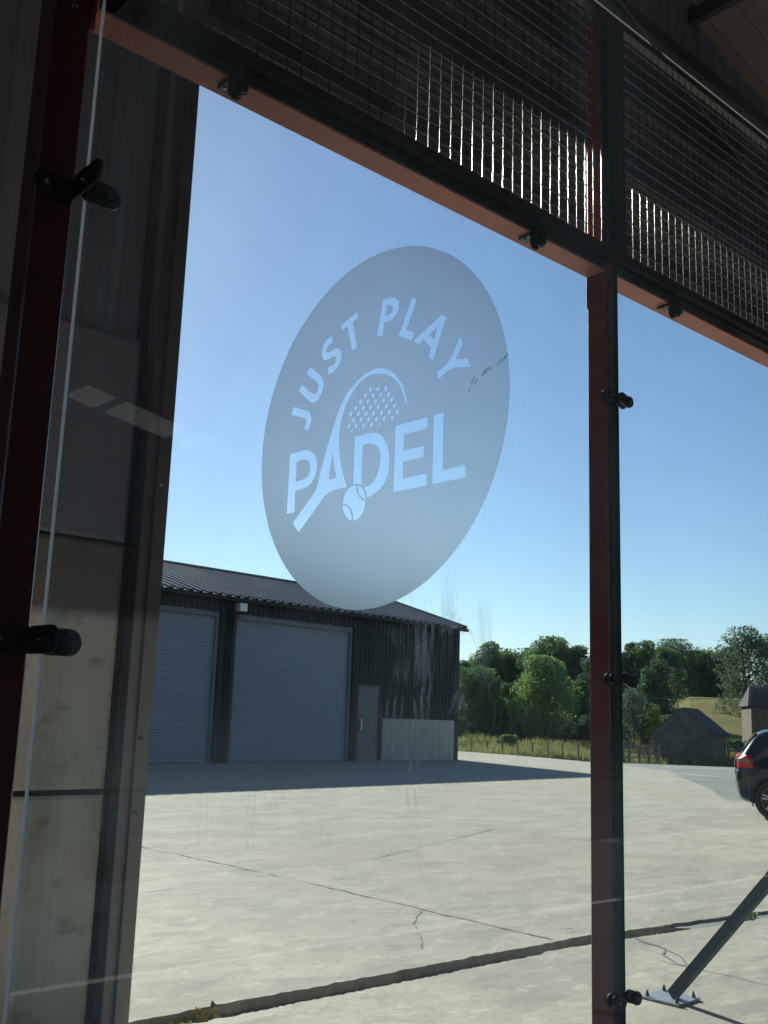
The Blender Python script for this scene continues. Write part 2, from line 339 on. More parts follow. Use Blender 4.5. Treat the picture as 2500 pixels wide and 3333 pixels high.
def ribsheet(p0, u, v, nrm, lu, lv, pitch, depth, kind='trap'):
    """sheet starting at p0: ribs run along u (length lu), repeat along v (length lv)"""
    p0, u, v, nrm = Vector(p0), Vector(u), Vector(v), Vector(nrm)
    prof = []
    t = 0.0
    while t < lv-1e-6:
        if kind == 'trap':
            for a, h in ((0, 0), (.55, 0), (.65, 1), (.9, 1)): prof.append((t+a*pitch, h*depth))
        elif kind == 'slat':
            for a, h in ((0, 0), (.08, .7), (.35, 1), (.75, .85), (.94, 0)): prof.append((t+a*pitch, h*depth))
        else:
            for a in range(6): prof.append((t+a/6*pitch, (0.5-0.5*math.cos(2*math.pi*a/6))*depth))
        t += pitch
    prof = [q for q in prof if q[0] < lv]+[(lv, 0)]
    vs = []
    for a, h in prof: vs.append(p0+v*a+nrm*h); vs.append(p0+v*a+nrm*h+u*lu)
    mb = MB(); mb.add(vs, [(2*i, 2*i+2, 2*i+3, 2*i+1) for i in range(len(prof)-1)])
    # give it a back so that it has thickness
    n = len(vs); mb.add([x-nrm*0.004 for x in vs], [(2*i+1, 2*i+3, 2*i+2, 2*i) for i in range(len(prof)-1)])
    return mb

# ------------------------------------------------------------------ terrain
Fh = Vector((0.66663, 0.74539)); Rh = Vector((0.74539, -0.66663))
def sst(a, b, x):
    t = max(0, min(1, (x-a)/(b-a))); return t*t*(3-2*t)
def terr(x, y):
    d = x*Fh.x+y*Fh.y; l = x*Rh.x+y*Rh.y
    z = -0.035*max(0, d-36)
    if d > 84: z = -1.68
    z = z if d < 84 else -1.68+1.28*sst(84, 106, d)
    if d > 106:
        r = l/max(d, 1)
        z += 7.1*sst(108, 196, d)*sst(.235, .30, r)
        z += 0.9*sst(106, 200, d)*(1-sst(.235, .30, r))
    return z + (0.12*mnoise.noise(Vector((x*.05, y*.05, 0))) if d > 45 else 0)
def grid(ds, rs, keep, dz=0.0):
    mb = MB(); idx = {}
    for i, d in enumerate(ds):
        for j, r in enumerate(rs):
            x = d*Fh.x+d*r*Rh.x; y = d*Fh.y+d*r*Rh.y
            idx[i, j] = len(mb.v); mb.v.append((x, y, terr(x, y)+dz))
    for i in range(len(ds)-1):
        for j in range(len(rs)-1):
            if keep((ds[i]+ds[i+1])/2, (rs[j]+rs[j+1])/2): mb.f.append((idx[i, j], idx[i, j+1], idx[i+1, j+1], idx[i+1, j]))
    return mb
rs = [i/60 for i in range(-90, 121)]
ds = [8, 20, 30, 33, 36, 39, 42, 46, 50, 55, 60, 66, 72, 78, 84, 88, 92, 96, 100, 104, 106, 112, 118, 125, 132, 140, 150, 160, 170, 180, 190, 200]
struct(obj('gravel_ground', grid([d for d in ds if d <= 84], rs, lambda d, r: d < 72 or r > .155, -0.02), 'gravel'))
struct(obj('grass_field', grid(ds[12:]+[300, 600, 1500, 4000], rs, lambda d, r: (d < 84 and r < .155) or (d >= 84 and not (d > 106 and r > .205)), -0.03), 'field'))
struct(obj('hay_field', grid(ds[20:]+[300, 600, 1500, 4000], rs, lambda d, r: d > 106 and r > .205, -0.03), 'hay'))
# a broad sheet under everything near, out to the sides and behind
g = MB(); g.add([(-3000, -3000, -2.2), (3000, -3000, -2.2), (3000, 3000, -2.2), (-3000, 3000, -2.2)], [(0, 1, 2, 3)])
struct(obj('ground', g, 'field'))

# concrete yard (bounded by the gravel on the far right)
def slab(outline, z0, z1):
    mb = MB(); mb.prism(outline, z0, z1); return mb
random.seed(3)
def ragged(x0, x1, y, step, amp, seed):
    rr = random.Random(seed); pts = []; x = x0
    while x < x1:
        pts.append((x, y+amp*(mnoise.noise(Vector((x*1.7, seed, 0)))+.7*mnoise.noise(Vector((x*8.1, seed, 2))))+rr.uniform(-.009, .009))); x += step
    pts.append((x1, y)); return pts
bend = lambda e: [(x, y-.10*max(0, x-6.0)*(1 if x < 9 else 3/(x-6.0))) for x, y in e]
near_edge = bend(ragged(2.2, 14.0, 4.41, .02, .032, 5))
far_edge = bend(ragged(2.2, 14.0, 4.605, .04, .018, 9))
farpoly = [(-30, 4.6)] + far_edge + [(30, 3.6), (30, 3.0), (24, 7.0), (20.4, 9.2), (19.37, 11.13), (22.5, 13.3), (26, 16.2), (29.28, 18.72), (31, 21.6), (31.9, 24.1), (33.0, 28), (33.4, 31.9), (30, 36), (-30, 36)]
struct(obj('concrete_yard', slab(farpoly, -.15, 0.0), 'concrete'))
nearpoly = [(-9, -24)] + [(26, -24), (26, 4.08)] + near_edge[::-1] + [(-9, 4.40)]
struct(obj('barn_floor', slab(nearpoly, -.15, 0.0), 'concrete_near'))
struct(obj('joint_bed', MB().box((-9, 3.90, -.12), (26, 4.75, -.055)), 'dirt'))
struct(obj('court_floor', MB().box((0.90, -17.9, .001), (10.9, 2.06, .012)), 'turf'))
def linebox(a, b): return MB().box((a[0], a[1], .012), (b[0], b[1], .0165))
struct(obj('court_line', linebox((0.93, -1.16), (10.88, -1.11)), 'line'))
struct(obj('court_line', linebox((5.88, -7.9), (5.93, -1.17)), 'line'))
# cracks and slab joints in the concrete
def crack(pts, wd, seed, z=.004):
    rr = random.Random(seed); path = []
    for (a, b) in zip(pts[:-1], pts[1:]):
        a = Vector(a); b = Vector(b); k = max(2, int((b-a).length/.06)); t = (b-a).normalized(); nn = Vector((-t.y, t.x))
        for i in range(k):
            q = a+(b-a)*(i/k); path.append(q+nn*(mnoise.noise(Vector((q.x*2.3, q.y*2.3, seed)))*.035+rr.uniform(-.008, .008)))
    path.append(Vector(pts[-1]))
    vs = []; mb = MB()
    for i, q in enumerate(path):
        t = (path[min(i+1, len(path)-1)]-path[max(i-1, 0)]).normalized(); nn = Vector((-t.y, t.x)); ww = wd*(.4+rr.random()**2*1.3)*(.4 if mnoise.noise(Vector((q.x*1.3, q.y*1.3, seed+20))) < -.2 else 1)*(1 if 0 < i < len(path)-1 else .1)
        vs += [(q.x+nn.x*ww/2, q.y+nn.y*ww/2, z), (q.x-nn.x*ww/2, q.y-nn.y*ww/2, z)]
    mb.add(vs, [(2*i, 2*i+1, 2*i+3, 2*i+2) for i in range(len(path)-1)]); return mb
for k, (pts, wd) in enumerate([
    ([(5.70, 10.2), (5.75, 9.1), (5.80, 8.0), (5.82, 6.53), (5.81, 5.5), (5.80, 4.63)], .022),
    ([(5.76, 5.9), (5.35, 5.53), (5.11, 5.2), (4.86, 4.93)], .012),
    ([(6.36, 4.38), (6.25, 4.07), (6.14, 3.89), (5.90, 3.67)], .024),
    ([(6.25, 4.05), (6.05, 3.95), (5.90, 3.67)], .012),
    ([(5.89, 3.9), (5.90, 3.67), (5.91, 3.5), (5.90, 3.31), (5.92, 3.1), (5.9, 2.3)], .016),
    ([(12.6, 12.6), (13.24, 11.3), (15.12, 11.34)], .014),
    ([(7.23, 8.13), (10.65, 9.54), (12.24, 9.23), (14.5, 9.9)], .014),
    ([(3.3, 7.4), (6.0, 7.9), (7.6, 7.7)], .008)]):
    struct(obj('crack', crack(pts, wd, k), 'crack'))

# ------------------------------------------------------------------ the barn we stand in
barn = thing('sports_barn', 'dark open fronted barn around the court, pale concrete wall panels low on the left', 'barn', (2.4, 4.6, 0))
X0 = -9.0
# wall panels (concrete, three courses) left of the column
for z0, z1 in ((0.0, 1.035), (1.062, 2.228), (2.246, 3.30)):
    mb = MB(); x = 2.40
    for xa, xb in ((2.40-5.6, 2.40), (X0, 2.40-5.62)):
        e = .018
        mb2 = MB(); a0, b0 = (xa, 4.60), (xb, 4.72)
        vs = [(xa+e,4.60,z0+e),(xb-e,4.60,z0+e),(xb-e,4.60,z1-e),(xa+e,4.60,z1-e),(xa,4.61,z0),(xb,4.61,z0),(xb,4.61,z1),(xa,4.61,z1),(xa,4.72,z0),(xb,4.72,z0),(xb,4.72,z1),(xa,4.72,z1)]
        mb2.add(vs, [(0,1,2,3),(0,4,5,1),(1,5,6,2),(2,6,7,3),(3,7,4,0),(4,8,9,5),(5,9,10,6),(6,10,11,7),(7,11,8,4),(8,11,10,9)])
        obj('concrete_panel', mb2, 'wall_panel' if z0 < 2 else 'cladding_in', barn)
obj('joint_backing', MB().box((X0, 4.64, 0), (2.38, 4.70, 3.3)), 'rail', barn)
obj('wall_cladding', ribsheet((2.40, 4.66, 3.30), (0, 0, 1), (-1, 0, 0), (0, -1, 0), 6.2, 11.4, .20, .016), 'cladding_in', barn)
# column: H section, flanges parallel to the wall
def hcol(x0, x1, y0, y1, z1, mtl):
    c = MB(); t = .014
    c.box((x0, y0, 0), (x1, y0+t, z1)); c.box((x0, y1-t, 0), (x1, y1, z1)); c.box(((x0+x1)/2-.006, y0+t, 0), ((x0+x1)/2+.006, y1-t, z1))
    return c
col = obj('column', hcol(2.445, 2.583, 4.535, 4.75, 6.9, None), 'banded_column', barn)
obj('column_trim', MB().box((2.500, 4.515, 0), (2.506, 4.535, 4.7)), 'banded_column', barn)
obj('column_recess', MB().box((2.392, 4.73, 0), (2.445, 4.75, 6.9)), 'rail', barn)
obj('column', hcol(14.2, 14.4, 4.5, 4.75, 6.9, None), 'column', barn)
for z in (.95, 1.30, 2.55):
    obj('bolt', MB().cyl((2.53, 4.535, z), (2.53, 4.522, z), .011, n=8), 'bolt', barn)
# header over the opening: horizontally ribbed sheet and rails
HB = 5.03
obj('header_sheet', ribsheet((2.60, 4.63, HB), (1, 0, 0), (0, 0, 1), (0, -1, 0), 24, 2.37, .076, .018, 'sine'), 'header', barn)
obj('header_sheet_outer', MB().box((2.60, 4.66, HB), (26, 4.70, 7.4)), 'rail', barn)
for z, h, d in ((5.28, .10, .07), (6.02, .20, .12), (6.72, .22, .14)):
    obj('header_rail', MB().box((2.6, 4.60-d, z), (26, 4.61, z+h)), 'rail', barn)
obj('sun_cut_strip', MB().box((3.80, 4.66, 4.952), (26, 4.70, HB-.001)), 'rail', barn)  # unseen strip added to cut the sun on the right mesh panel
obj('eaves_rooflight', MB().box((2.6, 4.63, 7.41), (26, 4.66, 7.465)), 'rooflight', barn)
obj('eaves_beam', MB().box((2.6, 4.56, 7.466), (26, 4.66, 7.60)), 'rail', barn)
obj('gable_cladding', ribsheet((2.6, 4.66, 7.6), (0, 0, 1), (1, 0, 0), (0, -1, 0), 3.6, 23.4, .25, .03), 'cladding_in', barn)
rod = MB(); rod.cyl((6.4, 4.44, 7.40), (9.95, 4.44, 6.20), .016, n=8); obj('wind_brace', rod, 'column', barn)
# roof: falls towards the right, sheets with ribs down the slope, purlins across
sl = .17
def rz(x): return 9.0-sl*(x-2.6) if x > 2.6 else 9.0-sl*(2.6-x)
ang = math.atan(sl)
roofdirs = [((2.6, 4.7, 9.0), (math.cos(ang), 0, -math.sin(ang)), 24.0), ((2.6, 4.7, 9.0), (-math.cos(ang), 0, -math.sin(ang)), 12.0)]
holes = [(8.9, -16.2), (15.5, -.9), (20.5, -.9)]  # last two are out of view, added to brighten the interior
obj('roof_sheet', ribsheet(*roofdirs[1][:2], (0, -1, 0), (0, 0, -1), 12.0, 29, .30, .035), 'roof_in', barn)
ysegs = []; yc = 4.7
for yy in sorted({y for _, y in holes}, reverse=True): ysegs.append((yc, yy+1.1, None)); ysegs.append((yy+1.1, yy, yy)); yc = yy
ysegs.append((yc, -24.3, None))
cz = math.cos(ang)
for ya, yb, hole in ysegs:
    xs_h = [(2.6, 26.6)]
    if hole is not None:
        cuts = sorted({x for x, y_ in holes if y_ == hole}); xs_h = []; xp = 2.6
        for x in cuts: xs_h.append((xp, x)); xp = x+3.2
        xs_h.append((xp, 26.6))
    for xa, xb in xs_h:
        if xb-xa < .05 or ya-yb < .02: continue
        obj('roof_sheet', ribsheet((xa, ya, 9.0-sl*(xa-2.6)), (cz, 0, -math.sin(ang)), (0, -1, 0), (0, 0, -1), (xb-xa)/cz, ya-yb, .30, .035), 'roof_in', barn)
for x, y in holes:
    q = MB(); z = rz(x)-.06
    z = rz(x)+.012; q.add([(x, y, z), (x+3.2, y, z-3.2*sl), (x+3.2, y+1.1, z-3.2*sl), (x, y+1.1, z)], [(0, 1, 2, 3)]); obj('rooflight', q, 'rooflight', barn)
for x in (4.2, 6.0, 7.8, 9.6, 11.4, 13.2, 15.0, 18.0, 21.0, 0.5, -2, -5):
    z = rz(x)-.16; obj('purlin', MB().box((x-.035, -24, z), (x+.035, 4.6, z+.15)), 'rail', barn)
for y in (0.6, -5.4, -11.4, -17.4):
    obj('rafter', MB().bar((2.6, y, 8.68), (26, y, 8.68-23.4*sl), .16, .32), 'column', barn)
obj('back_wall', MB().box((X0, -24.2, 0), (26, -24.0, 9.2)), 'wall_in', barn)
for a, b_ in (((X0-.2, -24, 0), (X0, -16, 9.0)), ((X0-.2, -1, 0), (X0, 4.7, 9.0)), ((X0-.2, -16, 6.4), (X0, -1, 9.0))): obj('end_wall', MB().box(a, b_), 'wall_in', barn)  # gap in this unseen wall is added to let in more light
struct(obj('side_yard', MB().box((-40, -24, -.15), (X0, 4.5, -.004)), 'concrete'))
obj('end_wall', MB().box((26.0, -24, 0), (26.2, 4.7, 9.0)), 'wall_in', barn)

# ------------------------------------------------------------------ court frame
GP = 'red steel posts of the court enclosure'
def bolt(parent, p, nrm, r=.009, h=.006, m='bolt'):
    p = Vector(p); nv = Vector(nrm); b = MB().cyl(p, p+nv*h, r, r*.8, n=10); b.cyl(p+nv*h*.9, p+nv*h*1.2, r*.55, r*.4, n=6)
    return obj('bolt', b, m, parent, smooth=False)
# corner post
cp = thing('corner_post', 'wide dark red steel corner post at the left edge, two black glass clips on it', 'post', (.857, 2.16, 0))
obj('tube', MB().bevbox((.812, 2.12, .012), (.903, 2.205, 4.15), .004), 'corner_shaded_red', cp)
obj('base_plate', MB().box((.74, 2.10, 0), (.98, 2.28, .012)), 'black_steel', cp)
obj('top_bracket', MB().box((.9035, 2.122, 3.035), (.915, 2.20, 3.12)), 'red_steel', cp)
bolt(cp, (.86, 2.12, 3.13), (0, -1, 0)); bolt(cp, (.86, 2.12, 3.07), (0, -1, 0))
# intermediate posts (X = centre)
def midpost(x, label):
    t = thing('steel_post', label, 'post', (x, 2.15, 0), GP)
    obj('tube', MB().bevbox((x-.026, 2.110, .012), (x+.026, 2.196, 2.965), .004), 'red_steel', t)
    obj('upper_tube', MB().bevbox((x-.026, 2.110, 3.062), (x+.026, 2.196, 4.15), .004), 'upper_lit_red', t)
    obj('sleeve', MB().bevbox((x-.030, 2.106, 2.962), (x+.030, 2.200, 3.080), .004), 'red_steel', t)
    obj('base_plate', MB().box((x-.10, 2.10, 0), (x+.10, 2.30, .012)), 'black_steel', t)
    obj('shade_strip', MB().box((x-.0245, 2.103, .05), (x+.0245, 2.1095, 2.955)), 'rubber', t)  # black strip added to darken the post front as shade would
    for z in (2.985, 3.035): bolt(t, (x-.030, 2.135 if z > 3 else 2.185, z), (-1, 0, 0), .008, .007)
    bolt(t, (x-.030, 2.185, 3.055), (-1, 0, 0), .008, .007)
    for z in (3.33, 3.75): bolt(t, (x-.026, 2.125, z), (-1, 0, 0), .006, .006)
    return t
midpost(2.972, 'slim dark red post between the two back glass panes, right of the round logo')
midpost(4.985, 'red steel post at the far end of the right hand glass pane, braced from outside')
# beams
for xa, xb, lb in ((.916, 2.945, 'red steel beam above the large glass pane, running down from the left corner'), (2.999, 4.958, 'short red steel beam right of the slim post, above the right hand pane')):
    t = thing('steel_beam', lb, 'beam', (xa, 2.15, 3.08), 'red steel beams above the glass')
    b = MB(); b.box((xa, 2.107, 3.082), (xb, 2.194, 3.168)); obj('tube', b, 'beam_lit_red', t)
    obj('lip', MB().box((xa, 2.103, 3.140), (xb, 2.1065, 3.168)), 'black_steel', t)
    obj('face_strip', MB().box((xa, 2.1045, 3.090), (xb, 2.1068, 3.1395)), 'black_steel', t)
# mesh panels
def mesh_panel(xa, xb, label):
    t = thing('mesh_panel', label, 'wire mesh', (xa, 2.09, 3.14), 'wire mesh panels above the glass')
    y0, y1 = 2.070, 2.100
    f = MB(); f.box((xa, y0, 3.128), (xb, y1, 3.160)); obj('frame_rail', f, 'black_steel', t)
    f = MB(); f.box((xa, y0, 4.10), (xb, y1, 4.13)); obj('frame_rail', f, 'black_steel', t)
    for xx in (xa, xb-.05): obj('frame_stile', MB().box((xx, y0, 3.160), (xx+.05, y1, 4.10)), 'black_steel', t)
    # vertical wires
    x = xa+.05+.004; first = None; o0 = wloc(t)
    xs = [x for x in np.arange(1.0080-10*.0496, 6, .0496) if xa+.056 < x < xb-.056]
    def wire(p0, p1, r):
        return MB().cyl(p0, p1, r, n=12, caps=False)
    for i, x in enumerate(xs):
        if first is None:
            first = obj('vertical_wire', wire((x, 2.088, 3.160), (x, 2.088, 4.10), .0024), 'wire', t, origin=(x, 2.088, 3.16), smooth=True)
        else:
            c = first.copy(); COL.objects.link(c); c.parent = t; c.location = Vector((x, 2.088, 3.16))-o0; c.rotation_euler = (random.uniform(-.002, .002), random.uniform(-.0016, .0016), random.uniform(0, .8))
    first = None
    for z in np.arange(3.21, 4.09, .0500):
        if first is None:
            first = obj('horizontal_wire', wire((xa+.05, 2.0835, z), (xb-.05, 2.0835, z), .0019), 'wire', t, origin=(xa, 2.0835, z), smooth=True)
        else:
            c = first.copy(); COL.objects.link(c); c.parent = t; c.location = Vector((xa, 2.0835, z))-o0
    return t
mesh_panel(.915, 2.962, 'large black wire mesh panel above the beam, left of the slim post')
mesh_panel(2.965, 4.965, 'black wire mesh panel above the beam, right of the slim post')

# glass panes
def pane(label, a, b, m, edges):
    o = thing('glass_wall', label, 'glass wall', ((a[0]+b[0])/2, (a[1]+b[1])/2, a[2]), 'glass panes of the court')
    obj('sheet', MB().box(a, b), m, o)
    for ea, eb, em in edges: obj('glass_edge', MB().box(ea, eb), em, o)
    return o
pane('large clear back glass pane between the corner post and the slim red post', (.9205, 2.085, .02), (2.966, 2.097, 3.105), 'glass',
     [((.9170, 2.085, .02), (.9200, 2.097, 3.105), 'edge_pale'), ((2.9665, 2.085, .02), (2.969, 2.097, 3.105), 'edge_green')])
pane('clear glass pane right of the slim red post', (2.981, 2.085, .02), (4.975, 2.097, 3.105), 'glass',
     [((2.9775, 2.085, .02), (2.9805, 2.097, 3.105), 'edge_green')])
pane('nearest glass pane, smudged, carrying the round frosted logo', (.900, .03, .02), (.912, 2.043, 3.0), 'glass_side',
     [])

